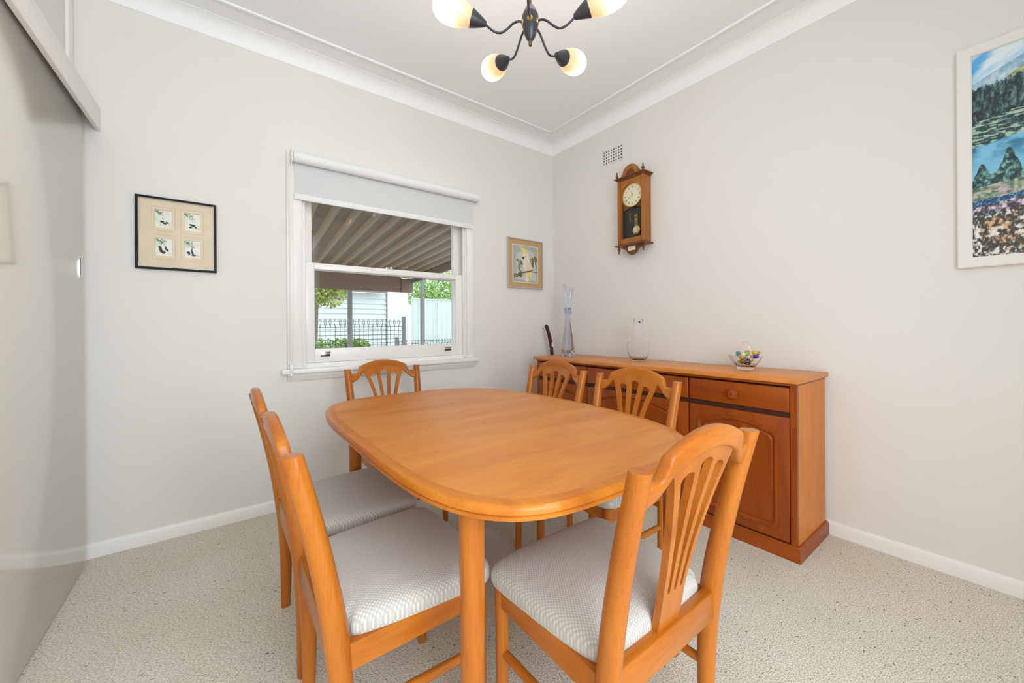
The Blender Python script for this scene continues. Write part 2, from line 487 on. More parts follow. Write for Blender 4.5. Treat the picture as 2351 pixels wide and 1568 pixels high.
# ------------------------------------------------------------------ window
win = struct(thing('window_1', 'white timber double-hung sash window', 'window'), 'white timber double-hung sash window')
del win['category']
TR = MAT['trim']
AX0, AX1 = -2.207, -0.895
for nm, a in (('architrave', (AX0, WX0 + .004, -.02, 0, .84, WZ1)), ('architrave', (WX1 - .004, AX1, -.02, 0, .84, WZ1)), ('architrave', (AX0, AX1, -.02, 0, WZ1 - .004, 2.165))):
    box(nm, *a, TR, win, .004)
box('jamb', WX0, WX0 + .012, 0, .2, .84, WZ1, TR, win)
box('jamb', WX1 - .012, WX1, 0, .2, .84, WZ1, TR, win)
box('jamb', WX0, WX1, 0, .2, WZ1 - .012, WZ1, TR, win)
for sx in (WX0 + .012, WX1 - .026):                       # stop beads
    box('stop_bead', sx, sx + .014, .004, .022, .85, WZ1 - .012, TR, win, .003)
    box('parting_bead', sx, sx + .012, .062, .072, .85, WZ1 - .012, TR, win)
bm = bmesh.new(); add_box(bm, -2.24, -0.87, -.052, 0.0, .812, .84, .005); add_box(bm, WX0, WX1, -.001, .022, .80, .839); add_box(bm, WX0, WX1, .02, .26, .80, .867)
finish('window_sill', bm, TR, win, 40)
bm = bmesh.new()
pr = [(0, .812), (-.03, .812), (-.03, .80), (-.026, .79), (-.016, .776), (-.012, .768), (0, .768)]
add_loft(bm, [[(x, y, z) for y, z in pr] for x in (-2.207, -0.893)])
finish('apron', bm, TR, win, 30)

def sash(name, y0, y1, z0, z1, st, rb, rtp):
    x0, x1 = WX0 + .014, WX1 - .014
    s = box(name, x0, x0 + st, y0, y1, z0, z1, TR, win, .003)
    box('stile', x1 - st, x1, y0, y1, z0, z1, TR, s, .003)
    box('rail', x0 + st, x1 - st, y0, y1, z0, z0 + rb, TR, s, .003)
    box('rail', x0 + st, x1 - st, y0, y1, z1 - rtp, z1, TR, s, .003)
    g = box('glass_pane', x0 + st - .004, x1 - st + .004, (y0 + y1) / 2, (y0 + y1) / 2 + .0015, z0 + rb - .004, z1 - rtp + .004, MAT['glass'], s)
    return s
lower = sash('lower_sash', .024, .058, .868, 1.503, .066, .088, .040)
upper = sash('upper_sash', .074, .106, 1.463, WZ1 - .012, .060, .040, .055)
for x in (-1.99, -1.112):
    bm = bmesh.new()
    add_box(bm, x - .028, x + .028, .020, .0245, .905, .935, .001)
    fl = finish('sash_lift', bm, MAT['chrome'], win, 40)
    box('lift_hook', x - .026, x + .026, .008, .022, .908, .913, MAT['dark_metal'], fl, .001)
    box('lift_hook', x - .030, x + .030, .012, .022, .930, .936, MAT['chrome'], fl, .001)
bm = bmesh.new()
add_box(bm, -1.59, -1.535, .03, .055, 1.503, 1.507, .001)
add_lathe(bm, [(0, 0), (.012, 0), (.012, .012), (.006, .016), (0, .016)], 12, (-1.55, .042, 1.507))
add_box(bm, -1.588, -1.55, .034, .044, 1.508, 1.516, .002)
finish('sash_lock', bm, MAT['chrome'], win, 40)
for x, s in ((WX0 + .045, 1), (WX1 - .045, -1)):          # sash horns below the upper sash
    box('sash_horn', x - .022, x + .022, .074, .1, 1.435, 1.464, TR, win, .008)
tube('sash_cord', [(WX1 - .03, .045, 1.51), (WX1 - .03, .045, WZ1 - .02)], .003, MAT['silver_frame'], win, 6)

# roller blind (hangs on the window frame)
blind = thing('roller_blind', 'white fabric roller blind, half lowered over the window top', 'blind', (-1.53, -.021, 2.118))
def L(o, off):
    return o
bx0, bx1 = -2.178 + 1.53, -0.882 + 1.53
bm = bmesh.new()
ring = lambda x, r: [(x, -.037 + r * math.cos(2 * PI * k / 24), r * math.sin(2 * PI * k / 24)) for k in range(24)]
add_loft(bm, [ring(bx0, .030), ring(bx0 + .002, .0325), ring(bx1 - .002, .0325), ring(bx1, .030)])
finish('fabric_roll', bm, MAT['blind'], blind, 40)
bm = bmesh.new()
add_box(bm, bx0 + .012, bx1 - .022, -.0085, -.0072, -.225, 0)
finish('fabric_drop', bm, MAT['sheer'], blind)
box('bottom_rail', bx0 + .010, bx1 - .020, -.016, -.002, -.248, -.212, MAT['blind'], blind, .005)
box('bracket', bx0 - .010, bx0 - .002, -.072, 0, -.038, .042, MAT['plastic'], blind, .003)
box('bracket', bx1 + .002, bx1 + .008, -.072, 0, -.034, .036, MAT['plastic'], blind, .003)
def bead_chain(name, x, y, z0, z1):
    bm = bmesh.new()
    n = int((z1 - z0) / .006)
    rings = []
    for i in range(n * 2 + 1):
        z = z0 + (z1 - z0) * i / (n * 2)
        r = .0024 if i % 2 == 0 else .0012
        xx = x + .004 * math.sin((z - z0) * 3)
        rings.append([(xx + r * math.cos(2 * PI * k / 6), y + r * math.sin(2 * PI * k / 6), z) for k in range(6)])
    add_loft(bm, rings)
    o = finish(name, bm, MAT['plastic'], blind, 60)
    return o
bead_chain('bead_chain', bx0 - .008, -.058, -1.255, .02)
bead_chain('bead_chain', bx0 - .020, -.020, -1.235, .02)
bm = bmesh.new(); add_box(bm, bx0 - .024, bx0 - .004, -.045, .0, -1.29, -1.245, .004); add_box(bm, bx0 - .022, bx0 - .004, -.03, .0, -1.32, -1.30, .004)
finish('chain_tensioner', bm, MAT['plastic'], blind, 40)

# ------------------------------------------------------------------ sliding door on the left wall
door = struct(thing('door_1', 'cream glossy sliding door panel', 'door', (-3.030, -.11, 0), math.radians(-0.75)), 'cream glossy flush sliding door panel')
del door['category']
box('door_panel', -.035, 0, -1.75, 0, .012, 2.09, MAT['door'], door, .002)
bm = bmesh.new()
add_box(bm, -.004, .0005, -.050, -.032, 1.315, 1.43, .0002)
hd = finish('flush_pull', bm, MAT['chrome'], door, 40)
box('pull_recess_shade', .0004, .0008, -.047, -.035, 1.335, 1.41, MAT['dark_metal'], hd)  # dark plate paints the shade of the recess; nothing is sunk
pel = struct(thing('trim_6', 'cream boxed pelmet over the sliding door', 'trim', (-2.988, -.002, 0), math.radians(-1.5)), 'cream boxed pelmet covering the sliding door track')
del pel['category']
DP = MAT['door']
box('pelmet_board', -.018, 0, -2.2, 0, 2.047, 2.142, MAT['trim'], pel, .002)
box('pelmet_top', -.10, 0, -2.2, 0, 2.142, 2.154, MAT['trim'], pel, .002)
struct(box('trim_7', XL, XL + .012, -.09, 0, 2.15, ZC, MAT['trim'], None, .002), 'narrow cover strip above the sliding door')

# ------------------------------------------------------------------ dining table
TX, TY, TZ = -1.725, -1.448, 0.747
HW, HL = .487, .718
table = thing('dining_table', 'honey-coloured timber dining table with rounded corners in the room centre', 'table', (TX, TY, 0))
def outline(inset, n=160, a0=0.0, a1=2 * PI, endpoint=False):
    pts = []
    for i in range(n + (1 if endpoint else 0)):
        t = a0 + (a1 - a0) * i / n
        c, s = math.cos(t), math.sin(t)
        SN = 4.4 if c < 0 else 2.8
        x = (HW - inset) * math.copysign(abs(c) ** (2 / SN), c)
        y = (HL - inset) * math.copysign(abs(s) ** (2 / SN), s)
        pts.append((x, y))
    return pts
bm = bmesh.new()
add_loft(bm, [[(x, y, z) for x, y in outline(.031)] for z in (.716, TZ)])
finish('table_top', bm, MAT['table_top'], table, 30)
band = [(.0305, TZ), (.010, TZ), (.0045, TZ - .0015), (.001, TZ - .006), (0, TZ - .010), (0, TZ - .017), (.004, TZ - .0185), (.004, TZ - .020), (.001, TZ - .022), (.003, TZ - .030), (.009, TZ - .034), (.0305, TZ - .034)]
seam = math.pi - 0.105          # joint in the edging, left side
for a0, a1 in ((seam + .003, seam + PI - .003), (seam + PI + .003, seam + 2 * PI - .003)):
    bm = bmesh.new()
    cols = [[(x, y) for x, y in outline(i_, 110, a0, a1, True)] for i_, z in band]
    rings = [[(cols[k][j][0], cols[k][j][1], band[k][1]) for k in range(len(band))] for j in range(111)]
    add_loft(bm, rings)
    finish('edge_band', bm, MAT['table_y'], table, 35)
for lx, ly in ((-.385, -.536), (.385, -.536), (-.318, .600), (.270, .600)):
    lathe('leg', [(0, 0), (.019, 0), (.021, .004), (.0245, .25), (.0275, .62), (.028, .713), (0, .713)], MAT['wood_z'], table, 28, (lx, ly, 0))
for y_, xa, xb in ((-.500, -.36, .36), (.57, -.30, .25)):
    box('apron', xa, xb, y_ - .011, y_ + .011, .650, .713, MAT['wood_x'], table, .002)
for x_ in (-.345, .335):
    box('apron', x_ - .011, x_ + .011, -.49, .50, .650, .713, MAT['wood_y'], table, .002)

# ------------------------------------------------------------------ dining chairs
PZ = [0, .10, .22, .34, .43, .52, .62, .72, .84]
PYv = [-.176, -.174, -.174, -.178, -.186, -.199, -.218, -.240, -.270]
PXv = [.192, .193, .195, .197, .199, .202, .206, .210, .215]
def py(z): return float(np.interp(z, PZ, PYv))
def px_(z): return float(np.interp(z, PZ, PXv))
def make_chair():
    ch = thing('dining_chair', 'chair', 'chair')
    for s in (-1, 1):                                   # rear posts run from floor to top
        path = catmull([(s * a, b, z) for a, b, z in zip(PXv, PYv, PZ)], 4)
        rx = np.interp([p[2] for p in path], [0, .2, .42, .6, .84], [.0135, .018, .0215, .0215, .0195])
        ry = np.interp([p[2] for p in path], [0, .2, .42, .6, .84], [.016, .021, .0265, .024, .0215])
        rings = []
        for p, a, b in zip(path, rx, ry):
            rings.append([(p[0] + a * math.cos(2 * PI * k / 20), p[1] + b * math.sin(2 * PI * k / 20), p[2]) for k in range(20)])
        tp = rings[-1]
        cx, cy = path[-1][0], path[-1][1]
        rings.append([(cx + (x - cx) * .93, cy + (y - cy) * .93, z + .0015) for x, y, z in tp])
        bm = bmesh.new(); add_loft(bm, rings)
        finish('back_post', bm, MAT['wood_z'], ch, 40)
    for s in (-1, 1):                                   # front legs
        rings = []
        for z, r in ((0, .0135), (.003, .0145), (.2, .0175), (.40, .0195), (.412, .0195)):
            y = .172 + (.006 if z < .2 else 0)
            rings.append([(s * .192 + r * math.cos(2 * PI * k / 18), y + r * math.sin(2 * PI * k / 18), z) for k in range(18)])
        bm = bmesh.new(); add_loft(bm, rings)
        finish('leg', bm, MAT['wood_z'], ch, 40)
    # seat rails
    box('seat_rail', -.185, .185, .158, .182, .358, .415, MAT['wood_x'], ch, .003)
    box('seat_rail', -.190, .190, -.200, -.174, .362, .432, MAT['wood_x'], ch, .004)
    for s in (-1, 1):
        bm = bmesh.new()
        w = .011
        x0, x1 = s * .197, s * .194
        add_loft(bm, [[(xx - w, yy, .358), (xx + w, yy, .358), (xx + w, yy, .416), (xx - w, yy, .416)] for xx, yy in ((x0, -.178), (x1, .165))])
        finish('seat_rail', bm, MAT['wood_y'], ch)
        tube('stretcher', [(s * .193, -.186, .235), (s * .1925, -.02, .237), (s * .192, .172, .232)], [.0105, .0125, .0105], MAT['wood_y'], ch, 12)
    # cushion
    base = [(-.165, -.176), (.165, -.176), (.172, -.158), (.203, -.150), (.226, .13), (.222, .195), (.16, .210), (0, .213), (-.16, .210), (-.222, .195), (-.226, .13), (-.203, -.150), (-.172, -.158)]
    ol = chaikin(base, 3)
    c0 = np.array((0, .02))
    prof = [(.93, .4145), (.985, .4165), (1.0, .426), (1.0, .440), (.985, .451), (.95, .460), (.88, .467), (.75, .473), (.5, .478), (.25, .480), (.05, .4805)]
    rings = [[tuple(c0 + (np.array(p) - c0) * k) + (z,) for p in ol] for k, z in prof]
    bm = bmesh.new(); add_loft(bm, rings)
    finish('seat_cushion', bm, MAT['fabric'], ch, 60)
    # crest rail
    def top_z(u):
        a = abs(u)
        arch = .850 + .038 * (1 - (a / .74) ** 2)
        flat = .812
        if a < .70: return arch
        t = min(1, (a - .70) / .09); t = t * t * (3 - 2 * t)
        e = .850 + .038 * (1 - (.70 / .74) ** 2)
        return e + (flat - e) * t
    def bot_z(u):
        a = abs(u)
        if a < .66: return .808 + .036 * (1 - (a / .66) ** 2)
        t = min(1, (a - .66) / .30)
        return .808 - .046 * (t * (2 - t) * .85 + .15 * t)
    rings = []
    for i in range(61):
        u = -1 + 2 * i / 60
        x = u * .203
        bow = -.012 * (1 - u * u)
        b, t = bot_z(u), top_z(u)
        h = .0125; rd = .008
        sec = []
        for (cy, cz, a0) in ((h - rd, b + rd, -PI / 2), (h - rd, t - rd, 0), (-h + rd, t - rd, PI / 2), (-h + rd, b + rd, PI)):
            for k in range(4):
                a = a0 + PI / 2 * k / 3
                sec.append((cy + rd * math.cos(a), cz + rd * math.sin(a)))
        rings.append([(x, py(z) + bow + y, z) for y, z in sec])
    bm = bmesh.new(); add_loft(bm, rings)
    finish('crest_rail', bm, MAT['wood_x'], ch, 40)
    # fanned splat with three slots
    z0, zs0, zs1 = .425, .505, .800
    rows = []
    vs_ = sorted(set([round(k, 4) for k in list(np.linspace(0, .20, 5)) + list(np.linspace(.20, .235, 8)) + list(np.linspace(.235, .78, 18)) + list(np.linspace(.78, .84, 5)) + list(np.linspace(.84, .935, 24)) + list(np.linspace(.935, 1, 4))]))
    nrow = len(vs_) - 1
    for i in range(nrow + 1):
        v = vs_[i]
        f = v
        W = .043 + .081 * max(0, (f - .15) / .85) ** 1.7
        cols = []
        rib = .0125 + .007 * f
        sw = (2 * W - 4 * rib) / 3
        xs = -W
        seq = [xs]
        for s in range(3):
            cen = -W + rib + sw / 2 + s * (rib + sw)
            ztop_v = .925 if s == 1 else .895
            va, vb = .21, ztop_v
            if va < v < vb:
                ea = min(1, (v - va) / .012); eb = min(1, (vb - v) / .03)
                k = math.sqrt(max(0, 1 - (1 - ea) ** 2)) * math.sqrt(max(0, 1 - (1 - eb) ** 2))
            else:
                k = 0
            hw = max(sw / 2 * k, 0)
            seq += [cen - hw, cen + hw, ]
            cols.append(k > 0)
        seq.append(W)
        rows.append((v, seq, cols))
    bm = bmesh.new()
    vg = []
    th = .008
    for v, seq, cols in rows:
        line = []
        for x in seq:
            uu = x / .203
            zt = bot_z(uu) + .012
            z = z0 + (zt - z0) * v
            bow = -.012 * (1 - uu * uu) * v
            line.append((x, py(z) + bow + .004, z))
        vg.append(line)
    fa = [[bm.verts.new((x, y + th, z)) for x, y, z in l] for l in vg]
    fb = [[bm.verts.new((x, y - th, z)) for x, y, z in l] for l in vg]
    used = []
    for i in range(nrow):
        k0, k1 = rows[i][2], rows[i + 1][2]
        for j in range(7):
            if j % 2 == 1:
                s = j // 2
                if k0[s] or k1[s]:
                    used.append(None); continue
            bm.faces.new((fa[i][j], fa[i][j + 1], fa[i + 1][j + 1], fa[i + 1][j]))
            bm.faces.new((fb[i][j], fb[i + 1][j], fb[i + 1][j + 1], fb[i][j + 1]))
    bmesh.ops.remove_doubles(bm, verts=bm.verts, dist=1e-5)
    bm.verts.ensure_lookup_table()
    # close the walls between the two skins
    pair = {}
    from mathutils.kdtree import KDTree
    kd = KDTree(len(bm.verts))
    for i, v in enumerate(bm.verts): kd.insert(v.co, i)
    kd.balance()
    bedges = [e for e in bm.edges if len(e.link_faces) == 1]
    for e in bedges:
        a, b = e.verts
        # front skin only
        fa_, ia, da = kd.find((a.co.x, a.co.y - 2 * th, a.co.z))
        fb_, ib, db = kd.find((b.co.x, b.co.y - 2 * th, b.co.z))
        if da < 1e-4 and db < 1e-4 and ia != ib:
            try:
                bm.faces.new((a, b, bm.verts[ib], bm.verts[ia]))
            except ValueError:
                pass
    finish('back_splat', bm, MAT['wood_z'], ch, 40)
    return ch
chair0 = make_chair()
TOP = -.270
spots = [   # centre of the post tops, rotation, label
    ((-1.752, -2.302), 0, 'dining chair nearest the viewer, its slatted back turned to the camera'),
    ((-2.428, -1.622), -PI / 2, 'dining chair on the left side of the table, nearer the viewer'),
    ((-2.428, -1.135), -PI / 2, 'dining chair on the left side of the table, nearer the window wall'),
    ((-1.716, -0.275), PI, 'dining chair at the far table end, below the sash window'),
    ((-0.935, -1.015), PI / 2, 'dining chair before the sideboard, nearer the room corner'),
    ((-0.940, -1.565), PI / 2, 'dining chair before the sideboard, in front of its wide middle door'),
]
for i, ((x, y), rz, lab) in enumerate(spots):
    c = chair0 if i == 0 else copy_thing(chair0)
    # post tops are at local (0, TOP)
    dx, dy = -math.sin(rz) * TOP, math.cos(rz) * TOP
    c.location = (x - dx, y - dy, 0); c.rotation_euler = (0, 0, rz)
    tag(c, lab, 'chair', 'six matching dining chairs round the table')

# ------------------------------------------------------------------ sideboard
SY0, SY1 = -2.065, -0.250      # body ends
FX = -.428                     # carcass front
sb = thing('sideboard', 'long orange-brown timber sideboard against the right wall', 'sideboard', (0, 0, 0))
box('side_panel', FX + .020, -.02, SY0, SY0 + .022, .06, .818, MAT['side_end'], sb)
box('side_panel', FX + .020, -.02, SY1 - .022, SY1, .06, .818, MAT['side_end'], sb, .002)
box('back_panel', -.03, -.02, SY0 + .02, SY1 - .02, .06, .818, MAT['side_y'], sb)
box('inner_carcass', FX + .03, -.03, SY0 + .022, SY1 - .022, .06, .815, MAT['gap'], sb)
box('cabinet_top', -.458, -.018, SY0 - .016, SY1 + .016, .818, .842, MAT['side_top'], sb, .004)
box('top_moulding', FX - .008, -.02, SY0 - .001, SY1 + .001, .804, .818, MAT['side_y'], sb, .003)
bm = bmesh.new()
pl = [(0, 0), (.016, 0), (.016, .056), (.013, .063), (.007, .068), (0, .068)]
rings = []
for d, z in pl:
    rings.append([(FX - d + .002, SY0 - d + .002 + .0, z), (-.02, SY0 - d + .002, z), (-.02, SY1 + d - .002, z), (FX - d + .002, SY1 + d - .002, z)])
add_loft(bm, rings)
finish('plinth', bm, MAT['side_y'], sb, 30)
stiles = [SY0 + .022, -1.553, -.795, SY1 - .022]
box('corner_stile', FX - .002, FX + .02, SY0, SY0 + .026, .068, .804, MAT['side_z'], sb)
box('corner_stile', FX - .002, FX + .02, SY1 - .026, SY1, .068, .804, MAT['side_z'], sb, .002)
def panel_door(y0, y1, z0, z1):
    g = .0035
    y0 += g; y1 -= g
    w = y1 - y0; h = z1 - z0
    xf = FX - .004
    d = box('door', xf, FX + .018, y0, y1, z0, z1, MAT['side_z'], sb, .003)
    # arched raised moulding and field
    m = .058
    def arch(ins, n=22):
        a0, a1 = y0 + m + ins, y1 - m - ins
        b0, b1 = z0 + m + ins, z1 - .075 - ins
        r = .035
        rise = .028 + .022 * (w > .6)
        pts = [(a0 + r * .4, b0), (a1 - r * .4, b0), (a1, b0 + r * .4)]
        pts += [(a1, b1 - r)]
        for k in range(5): 
            t = PI / 2 * (k + 1) / 6
            pts.append((a1 - r + r * math.cos(t), b1 - r + r * math.sin(t)))
        for k in range(n + 1):
            t = k / n
            yy = (a1 - r) + (a0 + r - a1 + r) * t
            pts.append((yy, b1 + rise * (1 - (2 * t - 1) ** 2)))
        for k in range(5):
            t = PI / 2 + PI / 2 * (k + 1) / 6
            pts.append((a0 + r + r * math.cos(t), b1 - r + r * math.sin(t)))
        pts += [(a0, b1 - r), (a0, b0 + r * .4)]
        return pts
    seq = [(-.012, 0.0), (-.010, .005), (-.004, .0065), (.002, .004), (.006, -.001), (.008, -.0035), (.012, -.0035), (.016, .0005)]
    bm = bmesh.new()
    rings = []
    for ins, dep in seq:
        rings.append([(xf - .0005 - dep - .0035, y, z) for y, z in arch(ins)])
    add_loft(bm, rings, False, False)
    finish('moulding', bm, MAT['side_z'], d, 35)
    bm = bmesh.new()
    inner = arch(.015)
    bm.faces.new([bm.verts.new((xf - .0042, y, z)) for y, z in inner])
    ring2 = [[(xf - .0042, y, z) for y, z in inner], [(xf - .0005, y, z) for y, z in inner]]
    add_loft(bm, ring2, False, True)
    finish('door_field', bm, MAT['side_z'], d)
    return d
def drawer(y0, y1, z0, z1, knobs):
    g = .0035
    d = box('drawer', FX - .006, FX + .018, y0 + g, y1 - g, z0, z1, MAT['side_y'], sb, .006, 3)
    for yk in knobs:
        bm = bmesh.new()
        prof = [(0, 0), (.014, 0), (.012, .007), (.013, .011), (.023, .016), (.0245, .022), (.020, .0275), (.017, .0262), (.014, .0275), (.007, .031), (0, .0315)]
        add_lathe(bm, prof, 24)
        k = finish('knob', bm, MAT['side_y'], d, 35)
        k.location = (FX - .0055, yk, (z0 + z1) / 2); k.rotation_euler = (0, -PI / 2, 0)
ZD0, ZD1, ZR0, ZR1 = .075, .655, .680, .795
ys = [SY0 + .026, -1.553, -.795, SY1 - .026]
for a, b in zip(ys[:-1], ys[1:]):
    panel_door(a, b, ZD0, ZD1)
    drawer(a, b, ZR0, ZR1, [(a + b) / 2])
box('drawer_rail', FX + .006, FX + .03, ys[0], ys[-1], .655, .680, MAT['gap'], sb)

# ------------------------------------------------------------------ things on the sideboard
ST = .842
# tall smoky glass vase with splayed lips
v = thing('glass_vase', 'tall smoky-blue art glass vase with splayed finger-like lips', 'vase', (-.215, -.395, ST), .4)
prof = [(.010, 0), (.040, 0), (.050, .006), (.046, .03), (.047, .06), (.046, .09), (.042, .13), (.034, .18), (.028, .23), (.025, .28), (.0245, .32), (.027, .36), (.031, .40)]
bm = bmesh.new()
outer = lambda r, z, a: r * (1 + (.10 + .22 * max(0, 1 - z / .08)) * math.cos(4 * a))
add_lathe(bm, prof, 40, (0, 0, 0), outer)
finish('vase_body', bm, MAT['blue_crystal'], v, 60)
for k, (hh, sp) in enumerate(((.575, .030), (.600, .018), (.580, .026), (.560, .030))):
    a = k * PI / 2
    r0 = .018
    pts = catmull([(r0 * math.cos(a), r0 * math.sin(a), .36), ((r0 + .006) * math.cos(a), (r0 + .006) * math.sin(a), .45), ((r0 + sp * .5) * math.cos(a), (r0 + sp * .5) * math.sin(a), .52), ((r0 + sp) * math.cos(a), (r0 + sp) * math.sin(a), hh)], 6)
    rr = np.interp(np.linspace(0, 1, len(pts)), [0, .5, .9, 1], [.015, .010, .011, .007])
    tube('lip_finger', pts, list(rr), MAT['blue_lip'], v, 12)
for k in range(4):
    a = k * PI / 2 + PI / 4
    lathe('foot_lobe', [(0, 0), (.012, 0), (.016, .01), (.010, .03), (.004, .05), (0, .055)], MAT['crystal'], v, 12, (.050 * math.cos(a), .050 * math.sin(a), 0))
# carafe
v = thing('glass_carafe', 'clear glass carafe with a ribbed round body and straight neck', 'carafe', (-.195, -1.062, ST))
op = [(.010, 0), (.045, 0), (.050, .003), (.062, .026), (.072, .052), (.077, .080), (.0775, .105), (.074, .128), (.064, .146), (.050, .160), (.038, .176), (.033, .196), (.0315, .24), (.0315, .296), (.0305, .298)]
ip = [(.0297, .297), (.0297, .24), (.0312, .197), (.036, .178), (.048, .1625), (.062, .1485), (.072, .130), (.0755, .105), (.075, .081), (.070, .054), (.060, .029), (.046, .010), (.010, .008)]
bm = bmesh.new()
rib = lambda r, z, a: r * (1 + (.018 * math.cos(16 * a) if .004 < z < .12 else 0))
add_lathe(bm, op + ip, 64, (0, 0, 0), rib)
finish('carafe_body', bm, MAT['thin_crystal'], v, 60)
dvec = Vector((-2.54 + .195, -2.70 + 1.062, 0)).normalized()
bm = bmesh.new(); add_lathe(bm, [(0, 0), (.007, 0), (.007, .0006), (0, .0006)], 16, (0, 0, 0), None)
stk = finish('sticker', bm, MAT['ink'], v, 40)
an = math.atan2(dvec.y, dvec.x) + .25
stk.location = (.0322 * math.cos(an), .0322 * math.sin(an), .272)
stk.rotation_euler = (PI / 2, 0, an + PI / 2)
# cut-glass basket with wrapped glass sweets
BX, BY = -.195, -1.755
v = thing('glass_basket', 'small cut-glass basket with a looped handle holding wrapped sweets', 'basket', (BX, BY, ST))
bm = bmesh.new()
op = [(.010, 0), (.040, 0), (.043, .006), (.044, .014), (.052, .024), (.064, .042), (.074, .060), (.080, .074)]
ip = [(.077, .073), (.070, .059), (.060, .042), (.048, .026), (.036, .018), (.010, .016)]
cut = lambda r, z, a: r * (1 + (.035 * math.cos(12 * a) * (z > .02) * (z / .075)))
add_lathe(bm, op + ip, 72, (0, 0, 0), cut)
finish('basket_bowl', bm, MAT['basket_glass'], v, 25)
pts = [(.0, .030 * math.cos(t), .060 + .088 * math.sin(t) ** .8) for t in np.linspace(0.02, PI - .02, 25)]
ca = math.atan2(dvec.y, dvec.x)
vr = Matrix.Rotation(ca, 4, 'Z')
pts = [tuple(vr @ Vector((p[0], p[1], p[2]))) for p in pts]
tube('basket_handle', pts, .0055, MAT['crystal'], v, 6)
sweet_col = [('teal', (46, 140, 160), (-.045, .075)), ('amber', (214, 160, 60), (-.030, .058)), ('lime green', (150, 180, 30), (.000, .076)), ('pink striped', (236, 190, 180), (.028, .072)), ('golden yellow', (226, 180, 50), (.048, .080)),
             ('deep blue', (30, 60, 190), (.052, .060)), ('white', (236, 232, 226), (.012, .055)), ('olive green', (110, 120, 40), (-.022, .032)), ('navy', (40, 40, 90), (.010, .034)), ('red', (205, 60, 50), (.008, .022)),
             ('orange yellow', (222, 170, 70), (.026, .042)), ('pale pink', (232, 205, 205), (-.018, .068))]
right = Vector((-dvec.y, dvec.x, 0)) * -1
right = Vector((math.sin(YAW), -math.cos(YAW), 0))
for i, (nm, rgb, (off, hz)) in enumerate(sweet_col):
    m = plain('sweet_' + nm.replace(' ', '_'), rgb, 0.12, coat=0.6, noise=.25, nscale=90)
    depth = (.024 if hz > .05 else .010) * (1 if i % 3 else .2)
    wpos = Vector((BX, BY, ST + hz + .013)) + right * off * .95 + dvec * depth
    s = thing('wrapped_sweet', f'{nm} wrapped glass sweet in the cut-glass basket', 'sweet', wpos, random.uniform(0, PI), 'wrapped glass sweets in the basket')
    bm = bmesh.new(); bmesh.ops.create_uvsphere(bm, u_segments=14, v_segments=8, radius=.0142, matrix=Matrix.Diagonal((1.25, 1, 1, 1)))
    finish('sweet_body', bm, m, s, 60)
    for sd in (-1, 1):
        bm = bmesh.new()
        rings = []
        for d, r in ((.013, .003), (.017, .0035), (.026, .010)):
            rings.append([(sd * d, r * (1 + .3 * (k % 2)) * math.cos(2 * PI * k / 10), r * .5 * math.sin(2 * PI * k / 10)) for k in range(10)])
        add_loft(bm, rings)
        finish('wrapper_end', bm, MAT['crystal'], s, 40)
    s.rotation_euler = (random.uniform(-.5, .5), random.uniform(-.6, .6), random.uniform(0, PI))

# dark curved stick in the gap beside the sideboard
stick = thing('curved_stick', 'dark brown curved wooden stick standing in the gap left of the sideboard', 'stick', (-.105, -.125, 0))
pts = catmull([(.0, 0, .0), (-.012, 0, .4), (-.038, .0, .80), (-.050, .0, .92), (-.066, .0, .985), (-.088, .0, 1.05), (-.112, 0, 1.105)], 8)
rings = []
for i, p in enumerate(pts):
    f = i / (len(pts) - 1)
    a = .020 if f < .95 else .020 * math.sqrt(max(.05, 1 - ((f - .95) / .05) ** 2))
    tl = .35 if p[2] > .95 else .08
    rings.append([(p[0] + a * math.cos(t) * math.cos(tl), p[1] + .009 * math.sin(t), p[2] + a * math.cos(t) * math.sin(tl)) for t in np.linspace(0, 2 * PI, 16, endpoint=False)])
bm = bmesh.new(); add_loft(bm, rings)
finish('stick_shaft', bm, MAT['black_stick'], stick, 50)
box('price_sticker', -.052, -.030, -.0115, -.0095, .905, .945, MAT['paper'], stick)

# ------------------------------------------------------------------ pictures
def rect_frame(parent, x0, x1, z0, z1, w, d, mat, yb=0.0, name='frame_rail', bev=.002):
    """four mitred rails; local frame: x right, y toward wall (front at -d)"""
    for a in range(4):
        o = [(x0, z0), (x1, z0), (x1, z1), (x0, z1)]
        i_ = [(x0 + w, z0 + w), (x1 - w, z0 + w), (x1 - w, z1 - w), (x0 + w, z1 - w)]
        b = (a + 1) % 4
        bm = bmesh.new()
        q = [o[a], o[b], i_[b], i_[a]]
        lo = [bm.verts.new((x, yb, z)) for x, z in q]; hi = [bm.verts.new((x, yb - d, z)) for x, z in q]
        bm.faces.new(lo); bm.faces.new(list(reversed(hi)))
        for k in range(4):
            j = (k + 1) % 4
            bm.faces.new((lo[k], lo[j], hi[j], hi[k]))
        bmesh.ops.recalc_face_normals(bm, faces=bm.faces)
        es = [e for e in bm.edges if abs(e.verts[0].co.y - (yb - d)) < 1e-6 and abs(e.verts[1].co.y - (yb - d)) < 1e-6]
        es = [e for e in es if {tuple(np.round((v_.co.x, v_.co.z), 5)) for v_ in e.verts} in ({tuple(np.round(o[a], 5)), tuple(np.round(o[b], 5))}, {tuple(np.round(i_[a], 5)), tuple(np.round(i_[b], 5))})]
        if bev: bmesh.ops.bevel(bm, geom=es, offset=bev, segments=2, affect='EDGES')
        finish(name, bm, mat, parent, 40)

def ell(u, v, cx, cy, rx, ry, ang=0.0):
    c, s = math.cos(ang), math.sin(ang)
    x = (u - cx) * c + (v - cy) * s; y = -(u - cx) * s + (v - cy) * c
    return (x / rx) ** 2 + (y / ry) ** 2

